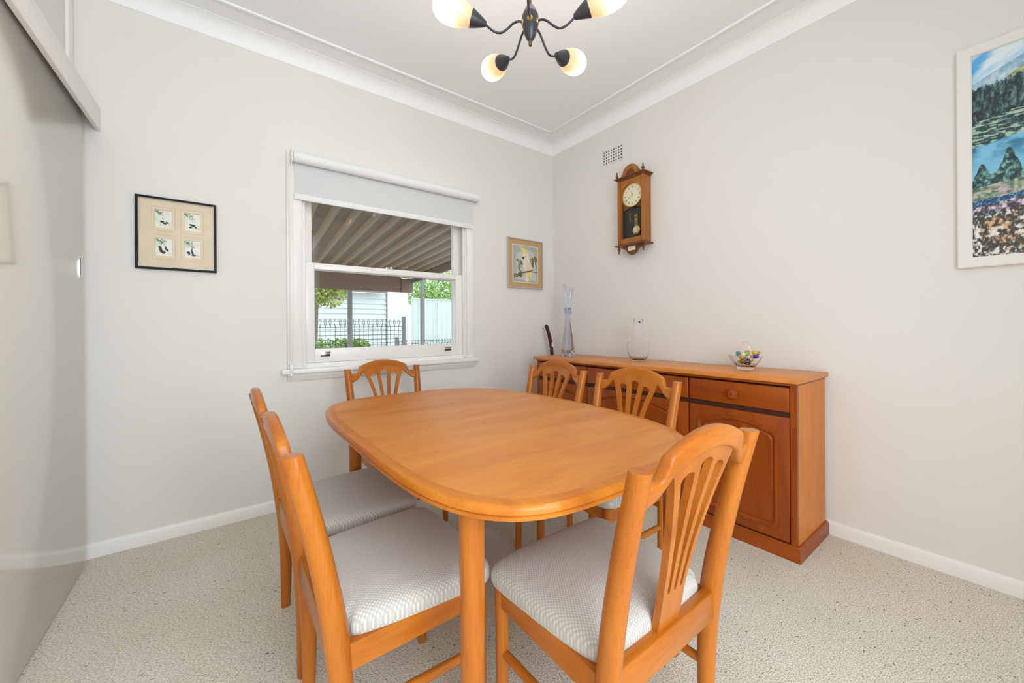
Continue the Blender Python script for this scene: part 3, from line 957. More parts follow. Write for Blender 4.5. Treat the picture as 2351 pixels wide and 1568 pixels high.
def seg_d(u, v, x0, y0, x1, y1):
    dx, dy = x1 - x0, y1 - y0
    t = np.clip(((u - x0) * dx + (v - y0) * dy) / (dx * dx + dy * dy), 0, 1)
    return np.hypot(u - x0 - t * dx, v - y0 - t * dy)

# panda prints
pw, phh = .325, .372
panda = thing('framed_panda_prints', 'black-framed picture of four small panda prints left of the window', 'picture', (-2.707, 0, 1.581))
rect_frame(panda, -pw / 2, pw / 2, -phh / 2, phh / 2, .011, .020, MAT['black_frame'])
rect_frame(panda, -pw / 2 + .0105, pw / 2 - .0105, -phh / 2 + .0105, phh / 2 - .0105, .003, .016, MAT['silver_line'], 0, 'frame_fillet', 0)
box('backing_board', -pw / 2 + .005, pw / 2 - .005, -.009, 0, -phh / 2 + .005, phh / 2 - .005, MAT['paper'], panda)
aw, ah = pw - .024, phh - .024
def leaf(img, x, y, cx, cy, ln, wd, ang, col):
    m = ell(x, y, cx + ln / 2 * math.cos(ang), cy + ln / 2 * math.sin(ang), ln / 2, wd, ang) < 1
    img[m] = col
def panda_cell(img, mask, x, y, kind):
    """x,y in 0..1 over the little print"""
    r = np.random.default_rng(kind + 20)
    W = np.array((240, 237, 228.)); K = np.array((52, 48, 46.)); G = np.array((120, 128, 84.)); G2 = np.array((84, 92, 62.))
    wash = fbm(x * 4, y * 4, 40 + kind, 3)
    base = W[None, :] - np.maximum(0, wash - .45)[..., None][..., 0][..., None] * np.array((50, 30, 48.))
    tint = np.clip(1 - np.hypot(x - .15, y - .9) / .6, 0, 1)[..., None] * np.array((36, 18, 30.)) * (1 if kind > 1 else .5)
    c = base - tint
    for k in range(26):
        ox, oy = (.06 + .5 * r.random() ** 1.3, .62 + .36 * r.random())
        if oy < 1.05 - .9 * ox: oy = 1.0 - .5 * ox
        leaf(c, x, y, ox, oy, .10 + .08 * r.random(), .014, -PI / 2 + r.normal() * .7, G if r.random() < .5 else G2)
    def E(cx, cy, rx, ry, a, col): c[ell(x, y, cx, cy, rx, ry, a) < 1] = col
    WB = np.array((246, 244, 238.))
    if kind == 0:
        E(.52, .38, .20, .11, -.3, WB); E(.45, .48, .11, .10, 0, WB)
        E(.43, .34, .13, .06, .15, K); E(.56, .25, .14, .05, -.1, K); E(.72, .31, .11, .045, -.4, K)
        E(.42, .49, .028, .025, 0, K); E(.53, .46, .016, .018, 0, K); E(.45, .54, .03, .02, 0, K)
    elif kind == 1:
        E(.55, .34, .2, .16, 0, WB); E(.55, .50, .13, .11, 0, WB)
        E(.46, .33, .13, .06, -.2, K); E(.60, .30, .12, .06, .5, K); E(.40, .20, .10, .055, 0, K); E(.72, .22, .08, .05, .3, K)
        E(.52, .56, .03, .025, 0, K); E(.67, .53, .025, .025, 0, K); E(.52, .47, .02, .016, 0, K); E(.60, .46, .018, .016, 0, K)
    elif kind == 2:
        E(.45, .36, .24, .18, -.4, WB); E(.48, .56, .13, .11, 0, WB)
        E(.32, .38, .09, .18, .3, K); E(.46, .22, .16, .09, -.3, K); E(.68, .36, .15, .06, -.6, K); E(.62, .50, .06, .04, -.2, K)
        E(.38, .64, .035, .03, 0, K); E(.54, .63, .028, .02, 0, K); E(.50, .54, .02, .016, 0, K)
    else:
        E(.40, .36, .26, .19, 0, WB); E(.68, .44, .14, .14, 0, WB)
        E(.28, .28, .12, .08, -.4, K); E(.50, .32, .07, .20, .35, K); E(.58, .16, .14, .05, 0, K)
        E(.50, .54, .04, .05, .2, K); E(.68, .44, .03, .026, 0, K); E(.76, .40, .02, .016, 0, K)
    for k in range(14):
        E(.2 + .7 * r.random(), .10 + .12 * r.random(), .03, .006, 0, np.array((120, 112, 104.)))
    for k in range(3):
        E(.88 + .02 * k, .16 - .03 * k, .008, .03, .4, K * 1.3)
    img[mask] = c[mask]
def panda_sheet(u, v):
    x = u * aw; y = v * ah
    img = np.empty(u.shape + (3,)); img[:] = (226, 208, 182)
    img += (fbm(u * 5, v * 5, 3, 3)[..., None] - .5) * 8
    # cells in metres from lower-left of sheet
    ox, oy = .0485, .0425
    cw_, ch_, gx, gy = .092, .125, .115, .145
    for k in range(4):
        cx0 = ox + (k % 2) * gx; cy0 = oy + (1 - k // 2) * gy
        inb = (x > cx0) & (x < cx0 + cw_) & (y > cy0) & (y < cy0 + ch_)
        ln = inb & ((x < cx0 + .0013) | (x > cx0 + cw_ - .0013) | (y > cy0 + ch_ - .0013) | (y < cy0 + .0013))
        img[inb] += (4, 2, -4)
        img[ln] = (186, 166, 138)
        px0, py0, w2, h2 = cx0 + .0125, cy0 + .018, .067, .092
        m = (x > px0) & (x < px0 + w2) & (y > py0) & (y < py0 + h2)
        panda_cell(img, m, (x - px0) / w2, (y - py0) / h2, k)
        ed = m & ((x < px0 + .0018) | (y > py0 + h2 - .0018))
        img[ed] = (172, 152, 126)
    return img
art_grid('panda_sheet', aw, ah, 230, 260, panda_sheet, MAT['print'], panda, (-aw / 2, -.0095, -ah / 2), (1, 0, 0), (0, 0, 1))
box('picture_glass', -aw / 2, aw / 2, -.0135, -.0125, -ah / 2, ah / 2, MAT['thin_glass'], panda)

# cockatoo print
cw, chh = .400, .436
ck = thing('framed_cockatoo_print', 'silver-framed print of a white cockatoo right of the window', 'picture', (-.353, 0, 1.643))
rect_frame(ck, -cw / 2, cw / 2, -chh / 2, chh / 2, .009, .024, MAT['silver_frame'])
box('backing_board', -cw / 2 + .005, cw / 2 - .005, -.012, 0, -chh / 2 + .005, chh / 2 - .005, MAT['paper'], ck)
cw2, ch2 = cw - .018, chh - .018
def cockatoo(u, v):
    x, y = u, v
    img = np.empty(u.shape + (3,)); img[:] = (204, 164, 116)
    img += (fbm(u * 30, v * 30, 8, 3)[..., None] - .5) * 10
    inn = (x > .115) & (x < .885) & (y > .105) & (y < .895)
    img[inn] = (240, 236, 228)
    a, b = (x - .13) / .74, (y - .117) / .766          # print coords
    m = (a > 0) & (a < 1) & (b > 0) & (b < 1)
    img[m] = (180, 184, 178)
    arch = m & (a > .13) & (a < .93) & (b > .06) & ((b < .66) | (ell(a, b, .53, .66, .40, .24) < 1))
    img[arch] = (206, 206, 196)
    def E(cx, cy, rx, ry, ang, col): img[m & (ell(a, b, cx, cy, rx, ry, ang) < 1)] = col
    def S(x0, y0, x1, y1, w, col): img[m & (seg_d(a, b, x0, y0, x1, y1) < w)] = col
    BR, OL, OD, WH, YE = (128, 92, 60), (140, 138, 96), (92, 92, 60), (238, 228, 206), (240, 212, 70)
    # background twigs
    S(.15, .60, .40, .50, .010, BR); S(.60, .64, .98, .70, .010, BR)
    r = np.random.default_rng(5)
    for (x0, y0, n, spx, spy) in ((.28, .45, 9, .10, .10), (.20, .20, 12, .14, .06), (.80, .55, 10, .12, .10), (.92, .66, 5, .06, .05)):
        for k in range(n):
            E(x0 + r.normal() * spx * .6, y0 + r.normal() * spy * .6, .10, .018, -1.2 + r.normal() * .5 if y0 > .3 else r.normal() * .7, OL if r.random() < .6 else OD)
    # bird
    E(.56, .47, .15, .25, .12, WH); E(.50, .70, .12, .15, .1, WH); E(.60, .22, .11, .18, -.1, (234, 216, 176)); E(.64, .42, .11, .20, .25, (232, 214, 190))
    E(.64, .16, .05, .10, 0, YE); E(.55, .07, .07, .06, 0, WH)
    for k in range(7):
        E(.53 - .030 * k, .835 + .012 * k, .018, .105, .25 + .13 * k, YE if k % 2 else (248, 230, 120))
    E(.41, .665, .030, .040, .3, (60, 56, 54)); E(.47, .69, .016, .014, 0, (40, 36, 34))
    S(.05, .18, .40, .26, .014, BR); S(.40, .26, .66, .31, .022, BR); S(.66, .31, .98, .29, .012, BR); S(.66, .31, .80, .36, .012, BR)
    return img
art_grid('cockatoo_sheet', cw2, ch2, 150, 170, cockatoo, MAT['print'], ck, (-cw2 / 2, -.0125, -ch2 / 2), (1, 0, 0), (0, 0, 1))
box('picture_glass', -cw2 / 2, cw2 / 2, -.0165, -.0155, -ch2 / 2, ch2 / 2, MAT['thin_glass'], ck)

# landscape photograph on the right wall (local x runs toward -Y)
LW, LH = .80, .921
ls = thing('framed_landscape_photo', 'large white-framed photograph of a lake with forest and pale heather', 'picture', (0, -2.524 - LW / 2, 1.783), -PI / 2)
rect_frame(ls, -LW / 2, LW / 2, -LH / 2, LH / 2, .042, .026, MAT['white_frame'], 0, 'frame_rail', .003)
box('backing_board', -LW / 2 + .02, LW / 2 - .02, -.014, 0, -LH / 2 + .02, LH / 2 - .02, MAT['paper'], ls)
lw2, lh2 = LW - .084 + .002, LH - .084 + .002
def landscape(u, v):
    a, b = u * lw2 / lh2, v                   # same unit on both axes
    w = a * 5.0                               # broad shapes vary quickly along the view
    img = np.empty(u.shape + (3,))
    col = lambda *c: np.array(c, float)
    mix = lambda p, q, t: p * (1 - t[..., None]) + q * t[..., None]
    tex = lambda fx, fy, sd, o=4: fbm(a * fx, b * fy, sd, o)
    cl = lambda x: np.clip(x, 0, 1)
    fine = tex(210, 130, 3, 3); med = tex(90, 60, 2, 4); soft = tex(30, 22, 4, 4)
    cloud = cl((fbm(w * 1.5 + 1, b * 16 - w * 2.2, 5, 4) - .36) * 3.4)
    img[:] = mix(col(86, 170, 232), col(226, 240, 248), cloud)
    def put(mask, colour): img[mask] = colour[mask]
    put(b < .860 + .085 * cl(w / .9) - .04 * cl(w - 1.2), mix(col(120, 170, 206), col(206, 222, 228), cl((soft - .3) * 2 + (med - .5))))
    put(b < .800 + .125 * cl((w - .25) / .8) + .01 * (soft - .5), mix(col(104, 112, 74), col(200, 200, 158), cl((med - .28) * 2.2)))
    tall = cl((tex(120, 42, 21, 4) - .34) * 2.6)
    put(b < .832 + .02 * w + .030 * (tex(150, 0, 6, 3) - .5), mix(col(16, 38, 48), col(120, 160, 156), cl(tall * .7 + (fine - .5) * .9)))
    dark = (b < .72 + .03 * w) & (b > .64 + .02 * w) & (tex(34, 26, 22, 3) > .50)
    put(dark, mix(col(18, 34, 42), col(64, 78, 82), cl((fine - .35) * 2)))
    glade = (b < .665 + .03 * w + .02 * (soft - .5))
    streak = cl((tex(44, 150, 23, 4) - .47) * 7)
    put(glade, mix(mix(col(20, 44, 50), col(84, 122, 116), cl((fine - .35) * 2.2)), col(172, 204, 184), streak))
    lake = b < .543 + .035 * w + .006 * (soft - .5)
    shade = cl((tex(22, 30, 7, 3) - .42) * 3)
    put(lake, mix(col(126, 196, 228), col(40, 110, 152), shade * cl((b - .44) * 10)))
    bush = .350 + .105 * np.exp(-((w - .16) / .14) ** 2) + .155 * np.exp(-((w - .58) / .17) ** 2) + .12 * np.exp(-((w - 1.2) / .3) ** 2) + .035 * (tex(90, 30, 8, 3) - .5)
    put(b < bush, mix(col(14, 46, 56), col(132, 184, 168), cl((tex(110, 70, 10, 4) - .36) * 2.6 + (fine - .5) * .5)))
    put(b < .338 + .028 * w + .014 * (med - .5), mix(mix(col(74, 100, 92), col(186, 204, 158), cl((med - .3) * 2.2)), col(212, 180, 196), cl((tex(20, 110, 24, 3) - .52) * 6)))
    put(b < .278 + .020 * w + .016 * (med - .5), mix(col(14, 62, 110), col(120, 176, 208), cl((fine - .42) * 3.2)))
    put(b < .240 + .040 * w + .024 * (soft - .5), mix(col(58, 50, 66), col(226, 210, 226), cl((med - .40) * 3.4 + (fine - .5) * 1.2)))
    put((b < .200 + .030 * w) & (b > .165) & (w < .45) & (soft > .45), mix(col(12, 54, 60), col(120, 170, 150), cl((fine - .4) * 3)))
    hv = cl((med - .40) * 4.2 + (fine - .5) * 2.0)
    warm = cl((tex(26, 26, 25, 3) - .52) * 5)
    put(b < .178 + .060 * w + .03 * (soft - .5), mix(col(58, 54, 44), mix(col(240, 236, 232), col(222, 178, 138), warm), hv))
    return img
art_grid('landscape_print', lw2, lh2, 520, 400, landscape, MAT['gloss_print'], ls, (-lw2 / 2, -.0165, -lh2 / 2), (1, 0, 0), (0, 0, 1))

# ------------------------------------------------------------------ wall vent (local x toward -Y, wall behind +y)
vent = thing('wall_vent', 'small painted wall vent with rows of square holes above the clock', 'vent', (0, -.699, 2.459), -PI / 2)
vw, vh, nc, nr = .196, .128, 8, 5
bm = bmesh.new()
hx = .0115; hz = .0125
cxs = [-.0800 + .0243 * k - .005 for k in range(nc)]; czs = [-.0455 + .02275 * k for k in range(nr)]
xs = [-vw / 2]
for c in cxs: xs += [c - hx / 2, c + hx / 2]
xs.append(vw / 2)
zs = [-vh / 2]
for c in czs: zs += [c - hz / 2, c + hz / 2]
zs.append(vh / 2)
fr = [[bm.verts.new((x, -.004, z)) for x in xs] for z in zs]
bk = [[bm.verts.new((x, -.0008, z)) for x in xs] for z in zs]
nx_, nz_ = len(xs) - 1, len(zs) - 1
hole = lambda i, j: 0 <= i < nx_ and 0 <= j < nz_ and i % 2 == 1 and j % 2 == 1
solid = lambda i, j: 0 <= i < nx_ and 0 <= j < nz_ and not hole(i, j)
for j in range(nz_):
    for i in range(nx_):
        if solid(i, j):
            bm.faces.new((fr[j][i], fr[j][i + 1], fr[j + 1][i + 1], fr[j + 1][i]))
            if not solid(i - 1, j): bm.faces.new((fr[j][i], fr[j + 1][i], bk[j + 1][i], bk[j][i]))
            if not solid(i + 1, j): bm.faces.new((fr[j][i + 1], bk[j][i + 1], bk[j + 1][i + 1], fr[j + 1][i + 1]))
            if not solid(i, j - 1): bm.faces.new((fr[j][i], bk[j][i], bk[j][i + 1], fr[j][i + 1]))
            if not solid(i, j + 1): bm.faces.new((fr[j + 1][i], fr[j + 1][i + 1], bk[j + 1][i + 1], bk[j + 1][i]))
finish('vent_plate', bm, MAT['wall'], vent)
box('vent_hole_shade', -vw / 2 + .008, vw / 2 - .008, -.0008, 0, -vh / 2 + .008, vh / 2 - .008, MAT['hole'], vent)  # thin dark sheet paints the shade inside the holes

# ------------------------------------------------------------------ pendulum wall clock (local x toward -Y, wall at y = 0)
ckx = thing('wall_clock', 'brown timber pendulum wall clock with arched crest and turned finials', 'clock', (0, -.932, 1.95), -PI / 2)
W2, D = .110, .100           # half width, depth
zb, zt = -.246, .236
CW, CD = MAT['clock_wood'], MAT['clock_dark']
box('case_side', -W2, -W2 + .014, -D + .012, 0, zb, zt, CW, ckx, .002)
box('case_side', W2 - .014, W2, -D + .012, 0, zb, zt, CW, ckx, .002)
box('back_panel', -W2 + .014, W2 - .014, -.056, 0, zb, zt, MAT['clock_back'], ckx)
for s in (-1, 1):
    bm = bmesh.new()
    add_box(bm, s * (W2 - .007) - .010, s * (W2 - .007) + .010, -D, -D + .03, zb, zt, .004)
    finish('front_pillar', bm, CW, ckx, 40)
# glazed door: frame with arched opening
ow = W2 - .014
iw = ow - .005
arc = [(iw * math.cos(t), .115 + .085 * math.sin(t)) for t in np.linspace(0, PI, 25)]
bm = bmesh.new()
for (xa, za), (xb, zb_) in zip(arc[:-1], arc[1:]):
    q = [(xa, za), (xa, zt), (xb, zt), (xb, zb_)]
    add_loft(bm, [[(x_, y_, z_) for x_, z_ in q] for y_ in (-D + .012, -D + .026)])
finish('door_head', bm, CW, ckx)
for sg in (-1, 1):
    box('door_stile', min(sg * ow, sg * iw), max(sg * ow, sg * iw), -D + .012, -D + .026, zb, zt, CW, ckx)
box('door_bottom_rail', -iw, iw, -D + .012, -D + .026, zb, zb + .040, CW, ckx)
box('door_glass', -ow + .004, ow - .004, -D + .0225, -D + .0235, zb + .03, zt - .02, MAT['thin_glass'], ckx)
box('door_knob', -ow + .002, -ow + .008, -D + .004, -D + .012, -.03, -.022, MAT['brass'], ckx, .002)
# dial
dial = bmesh.new(); add_lathe(dial, [(0, 0), (.084, 0), (.084, .003), (0, .003)], 48)
dl = finish('dial', dial, MAT['ivory'], ckx, 40); dl.location = (0, -.068, .113); dl.rotation_euler = (PI / 2, 0, 0)
bm = bmesh.new()
prof = [(.080, .003), (.082, .007), (.088, .008), (.091, .004), (.091, -.003), (.080, -.003)]
add_loft(bm, [[(r * math.cos(2 * PI * i / 48), r * math.sin(2 * PI * i / 48), z) for r, z in prof] for i in range(48)] + [[(r, 0, z) for r, z in prof]], False, False)
finish('bezel', bm, MAT['brass'], dl, 40)
bm = bmesh.new()
wv = [(-ow + 2 * ow * k / 24, .018 + .012 * math.cos(2 * PI * k / 24 * 1.0 + PI)) for k in range(25)]
for (xa, za), (xb, zb_) in zip(wv[:-1], wv[1:]):
    add_loft(bm, [[(xa, y_, za), (xa, y_, zt - .004), (xb, y_, zt - .004), (xb, y_, zb_)] for y_ in (-.066, -.056)])
finish('dial_plate', bm, CD, ckx)
bm = bmesh.new()
num = ['XII', 'I', 'II', 'III', 'IV', 'V', 'VI', 'VII', 'VIII', 'IX', 'X', 'XI']
def stroke(bm, p, q, w):
    d = Vector((q[0] - p[0], q[1] - p[1], 0)); n = Vector((-d.y, d.x, 0)).normalized() * w / 2
    vs = [bm.verts.new((p[0] + n.x, p[1] + n.y, .0034)), bm.verts.new((q[0] + n.x, q[1] + n.y, .0034)), bm.verts.new((q[0] - n.x, q[1] - n.y, .0034)), bm.verts.new((p[0] - n.x, p[1] - n.y, .0034))]
    bm.faces.new(vs)
for i, s in enumerate(num):
    a = PI / 2 - i * PI / 6
    wd = {'I': .0035, 'V': .0085, 'X': .0085}
    tot = sum(wd[c] for c in s)
    x = -tot / 2
    er, et = Vector((math.cos(a), math.sin(a), 0)), Vector((math.sin(a), -math.cos(a), 0))
    T = lambda lx, lz: tuple((er * (.062 + lz) + et * lx)[:2])
    for c in s:
        w = wd[c]; h = .0085
        if c == 'I': stroke(bm, T(x + w / 2, -h), T(x + w / 2, h), .0018)
        if c == 'V': stroke(bm, T(x + .001, h), T(x + w / 2, -h), .0021); stroke(bm, T(x + w - .001, h), T(x + w / 2, -h), .0012)
        if c == 'X': stroke(bm, T(x + .001, h), T(x + w - .001, -h), .0021); stroke(bm, T(x + w - .001, h), T(x + .001, -h), .0012)
        x += w
finish('numerals', bm, MAT['ink'], dl)
def hand(name, ang, ln, w):
    bm = bmesh.new()
    d = Vector((math.cos(ang), math.sin(ang), 0)); n = Vector((-d.y, d.x, 0))
    pts = [(-.012, .4), (0, .6), (ln * .55, 1), (ln * .7, .5), (ln, .1)]
    L_ = [d * t + n * w * k for t, k in pts] + [d * t - n * w * k for t, k in reversed(pts)]
    add_loft(bm, [[(p.x, p.y, z) for p in L_] for z in (.0045, .0055)])
    finish(name, bm, MAT['brass'], dl)
hand('hour_hand', PI / 2 + .2, .034, .0035)
hand('minute_hand', PI / 2 + 2.1, .052, .0028)
# pendulum
pd = thing_p = finish('pendulum', (lambda b: (add_lathe(b, [(0, 0), (.030, 0), (.033, .004), (.033, .008), (.026, .011), (0, .012)], 36), b)[1])(bmesh.new()), MAT['brass'], ckx, 40)
pd.location = (.030, -.062, -.152); pd.rotation_euler = (PI / 2, 0, 0)
bm = bmesh.new(); add_lathe(bm, [(0, .0118), (.021, .0118), (.021, .0135), (0, .0135)], 30)
finish('bob_disc', bm, MAT['chrome'], pd, 40)
for dx in (-.010, 0, .010):
    box('pendulum_rod', dx - .0015, dx + .0015, .03, .112, .003, .006, MAT['brass'], pd)
for zz in (.034, .075, .11):
    box('pendulum_bar', -.013, .013, zz - .002, zz + .002, .002, .007, MAT['brass'], pd)
box('winding_key', -.030, -.026, -.062, -.058, -.075, -.015, MAT['brass'], ckx, .001)
# mouldings, finials, crest, drop
bm = bmesh.new()
for hwid, dep, z0_, z1_ in ((W2 + .004, D + .004, zt, zt + .006), (W2 + .012, D + .010, zt + .006, zt + .012), (W2 + .022, D + .018, zt + .012, zt + .020)):
    add_box(bm, -hwid, hwid, -dep, 0, z0_, z1_, .002)
finish('cornice_moulding', bm, CD, ckx, 40)
bm = bmesh.new()
for hwid, dep, z0_, z1_ in ((W2 + .004, D + .004, zb - .006, zb), (W2 + .020, D + .016, zb - .016, zb - .006)):
    add_box(bm, -hwid, hwid, -dep, 0, z0_, z1_, .002)
finish('base_moulding', bm, CD, ckx, 40)
fin = [(0, 0), (.008, 0), (.010, .004), (.006, .008), (.011, .016), (.012, .020), (.006, .027), (.005, .030), (.007, .033), (.004, .038), (.0055, .044), (.005, .048), (0, .052)]
for s in (-1, 1):
    lathe('finial', fin, CD, ckx, 14, (s * (W2 + .004), -D - .002, zt + .020))
    o = lathe('drop_finial', [(r, -z * 1.1) for r, z in fin], CD, ckx, 14, (s * (W2 - .004), -D + .008, zb - .016))
bm = bmesh.new()
cp = [(-.078, 0), (.078, 0), (.078, .022), (.070, .026)] + [(.066 * math.cos(t), .024 + .058 * math.sin(t)) for t in np.linspace(.12, PI - .12, 24)] + [(-.070, .026), (-.078, .022)]
add_loft(bm, [[(x, y, zt + .020 + z) for x, z in cp] for y in (-D + .004, -D + .020)])
cr = finish('crest', bm, CW, ckx, 30)
for k in range(9):
    a = PI * (k + .5) / 9
    bm = bmesh.new()
    c0_ = Vector((0, -D + .003, zt + .028))
    d = Vector((math.cos(a), 0, math.sin(a)))
    add_tube(bm, [c0_ + d * .008, c0_ + d * .022, c0_ + d * .034, c0_ + d * .040], [.0015, .0035, .005, .002], 8)
    finish('shell_flute', bm, CD, cr, 50)
bm = bmesh.new()
dp = [(-.082, 0), (-.080, -.018), (-.066, -.022), (-.052, -.032), (-.040, -.050), (-.022, -.066), (0, -.072), (.022, -.066), (.040, -.050), (.052, -.032), (.066, -.022), (.080, -.018), (.082, 0)]
add_loft(bm, [[(x, y, zb - .016 + z) for x, z in dp] for y in (-D + .020, -D + .034)])
dr = finish('drop_apron', bm, CD, ckx, 30)
box('name_plate', -.034, .030, -D + .0185, -D + .020, zb - .054, zb - .022, MAT['ivory'], dr)

# ------------------------------------------------------------------ pendant lamp
def shade_mat():
    m, nt, b = new_mat('opal_glass_shade_lit')
    tc = N(nt, 'ShaderNodeTexCoord'); sp = N(nt, 'ShaderNodeSeparateXYZ')
    nt.links.new(tc.outputs['Object'], sp.inputs['Vector'])
    mr = N(nt, 'ShaderNodeMapRange'); mr.inputs['From Min'].default_value = 0.05; mr.inputs['From Max'].default_value = 0.18
    nt.links.new(sp.outputs['Z'], mr.inputs['Value'])
    cr_ = N(nt, 'ShaderNodeValToRGB')
    e = cr_.color_ramp.elements
    e[0].position = 0; e[0].color = (1.0, .56, .20, 1)
    e[1].position = 1; e[1].color = (1.0, .97, .94, 1)
    e2 = cr_.color_ramp.elements.new(.50); e2.color = (1, .72, .38, 1)
    nt.links.new(mr.outputs['Result'], cr_.inputs['Fac'])
    pw_ = N(nt, 'ShaderNodeMath', operation='POWER'); pw_.inputs[1].default_value = 4.0
    nt.links.new(mr.outputs['Result'], pw_.inputs[0])
    mu = N(nt, 'ShaderNodeMath', operation='MULTIPLY_ADD'); mu.inputs[1].default_value = LAMP; mu.inputs[2].default_value = 0.95
    nt.links.new(pw_.outputs['Value'], mu.inputs[0])
    nt.links.new(cr_.outputs['Color'], b.inputs['Emission Color']); nt.links.new(mu.outputs['Value'], b.inputs['Emission Strength'])
    b.inputs['Base Color'].default_value = (.42, .36, .28, 1); b.inputs['Roughness'].default_value = .25
    return m
LAMP = 31.0
SHADE = shade_mat()
LC = (-1.53, -1.50, 2.297)
lamp = thing('pendant_lamp', 'five-arm dark metal ceiling lamp with lit opal glass shades', 'lamp', LC)
lathe('hub', [(0, -.062), (.007, -.060), (.014, -.052), (.022, -.036), (.029, -.014), (.033, .008), (.0345, .026), (.033, .042), (.029, .050)], MAT['lamp_metal'], lamp, 32)
lathe('hub_cap', [(.029, .049), (.0265, .058), (.021, .070), (.015, .080), (.010, .084), (0, .085)], MAT['lamp_metal_pale'], lamp, 32)
lathe('hub_knob', [(0, -.078), (.0065, -.078), (.0075, -.074), (.0075, -.060), (0, -.058)], MAT['lamp_bronze'], lamp, 16)
tube('drop_rod', [(0, 0, .08), (0, 0, ZC - LC[2])], .0055, MAT['lamp_bronze'], lamp, 12)
lathe('ceiling_rose', [(0, ZC - LC[2]), (.055, ZC - LC[2]), (.053, ZC - LC[2] - .012), (.03, ZC - LC[2] - .03), (.01, ZC - LC[2] - .036), (0, ZC - LC[2] - .036)], MAT['lamp_metal'], lamp, 32)
FWD = YAW
TILT = math.radians(15)
proto = None
for k in range(5):
    th_ = FWD - math.radians(-36 + 5.5 + 72 * k)      # clockwise from the viewing direction
    arm_pts = catmull([(.030, 0, .012), (.048, 0, .013), (.070, 0, .001), (.098, 0, -.028), (.122, 0, -.045), (.146, 0, -.044), (.168, 0, -.032), (.186, 0, -.018)], 5)
    if proto is None:
        bm = bmesh.new(); add_tube(bm, arm_pts, .0045, 10)
        arm = finish('arm', bm, MAT['lamp_metal'], lamp, 45)
        bm = bmesh.new(); add_lathe(bm, [(0, 0), (.011, 0), (.012, .003), (.010, .007), (0, .007)], 16)
        g = finish('grommet', bm, MAT['brass'], arm, 40); g.location = (.0285, 0, .012); g.rotation_euler = (0, PI / 2, 0)
        bm = bmesh.new(); add_lathe(bm, [(0, -.004), (.010, -.004), (.0125, .002), (.018, .014), (.026, .034), (.0335, .056), (.031, .056), (.02, .03), (0, .02)], 32)
        sk = finish('lamp_socket', bm, MAT['lamp_metal'], arm, 40)
        sk.location = (.184, 0, -.020); sk.rotation_euler = (0, PI / 2 - TILT, 0)
        bm = bmesh.new()
        pf = [(.028, .050), (.036, .064), (.044, .086), (.0505, .112), (.053, .138), (.051, .162), (.043, .184), (.028, .199), (.012, .206), (0, .207)]
        add_lathe(bm, pf, 36)
        sh = finish('glass_shade', bm, SHADE, arm, 60)
        sh.location = sk.location; sh.rotation_euler = sk.rotation_euler
        proto = arm
    else:
        arm = proto.copy(); COL.objects.link(arm); arm.parent = lamp
        for ch in proto.children:
            c = ch.copy(); COL.objects.link(c); c.parent = arm
    arm.rotation_euler = (0, 0, th_)

# ------------------------------------------------------------------ outside the window
def emat(n, rgb, r=.7, **k): return plain(n, rgb, r, **k)
M_ROOF = emat('taupe_roof_sheet', (122, 98, 76), .5)
M_RIB_LIT = emat('taupe_rib_highlight', (150, 128, 102), .45)  # lighter copy of the sheet colour, paints the highlight along the ribs
M_FASC = emat('brown_fascia', (118, 92, 72), .5)
M_POST = emat('grey_steel_post', (132, 132, 126), .5)
M_BOARD = emat('pale_weatherboard', (226, 234, 232), .7)
M_WHITE = emat('white_render', (244, 244, 244), .7)
M_FENCE = emat('pale_steel_fence', (206, 218, 212), .5)
M_WIRE = emat('dark_green_wire', (66, 76, 74), .5)
M_GROUND = plain('garden_ground', (176, 170, 162), .95, noise=.2, nscale=6)
def leaf_mat(n, a, b_):
    m, nt, b = new_mat(n)
    oi = N(nt, 'ShaderNodeTexCoord'); nz = N(nt, 'ShaderNodeTexNoise'); nz.inputs['Scale'].default_value = 9
    nt.links.new(oi.outputs['Object'], nz.inputs['Vector'])
    rp = N(nt, 'ShaderNodeValToRGB'); rp.color_ramp.elements[0].position = .3; rp.color_ramp.elements[1].position = .7
    rp.color_ramp.elements[0].color = lin(a); rp.color_ramp.elements[1].color = lin(b_)
    nt.links.new(nz.outputs['Fac'], rp.inputs['Fac']); nt.links.new(rp.outputs['Color'], b.inputs['Base Color'])
    b.inputs['Roughness'].default_value = .6
    b.inputs['Subsurface Weight'].default_value = 0.0
    return m
M_LEAF1 = leaf_mat('yellow_green_leaves', (130, 150, 50), (196, 204, 104))
M_LEAF2 = leaf_mat('bright_green_leaves', (96, 140, 40), (170, 206, 90))
M_LEAF3 = leaf_mat('fresh_green_leaves', (110, 160, 70), (190, 220, 130))
M_BARK = emat('grey_bark', (110, 96, 80), .9)
GZ = -.45
struct(box('ground', -14, 18, .25, 26, GZ - .3, GZ, M_GROUND), 'garden ground outside the window')
# patio roof
roof = thing('patio_roof', 'brown ribbed metal patio roof seen through the upper window pane', 'roof', (0, .30, 2.155))
roof.rotation_euler = (-.025, 0, -math.radians(3.6))
box('roof_sheet', -3.6, .21, 0, 4.2, .03, .05, M_ROOF, roof)
bm = bmesh.new()
pr = [(-.040, .031), (-.018, -.008), (.018, -.008), (.040, .031)]
add_loft(bm, [[(x, y, z) for x, z in pr] for y in (0, 4.2)])
rib0 = finish('roof_rib', bm, M_RIB_LIT, roof)
x = .10
first = True
while x > -3.5:
    rb_ = rib0 if first else rib0.copy()
    if not first: COL.objects.link(rb_)
    rb_.location = (x, 0, 0); first = False
    x -= .183
box('edge_beam', .21, .26, 0, 4.2, -.10, .05, M_FASC, roof)
fas = thing('patio_fascia', 'brown fascia beam along the outer edge of the patio roof', 'fascia', (0, 4.45, 1.752))
box('fascia_board', -4.2, .235, 0, .04, 0, .33, M_FASC, fas)
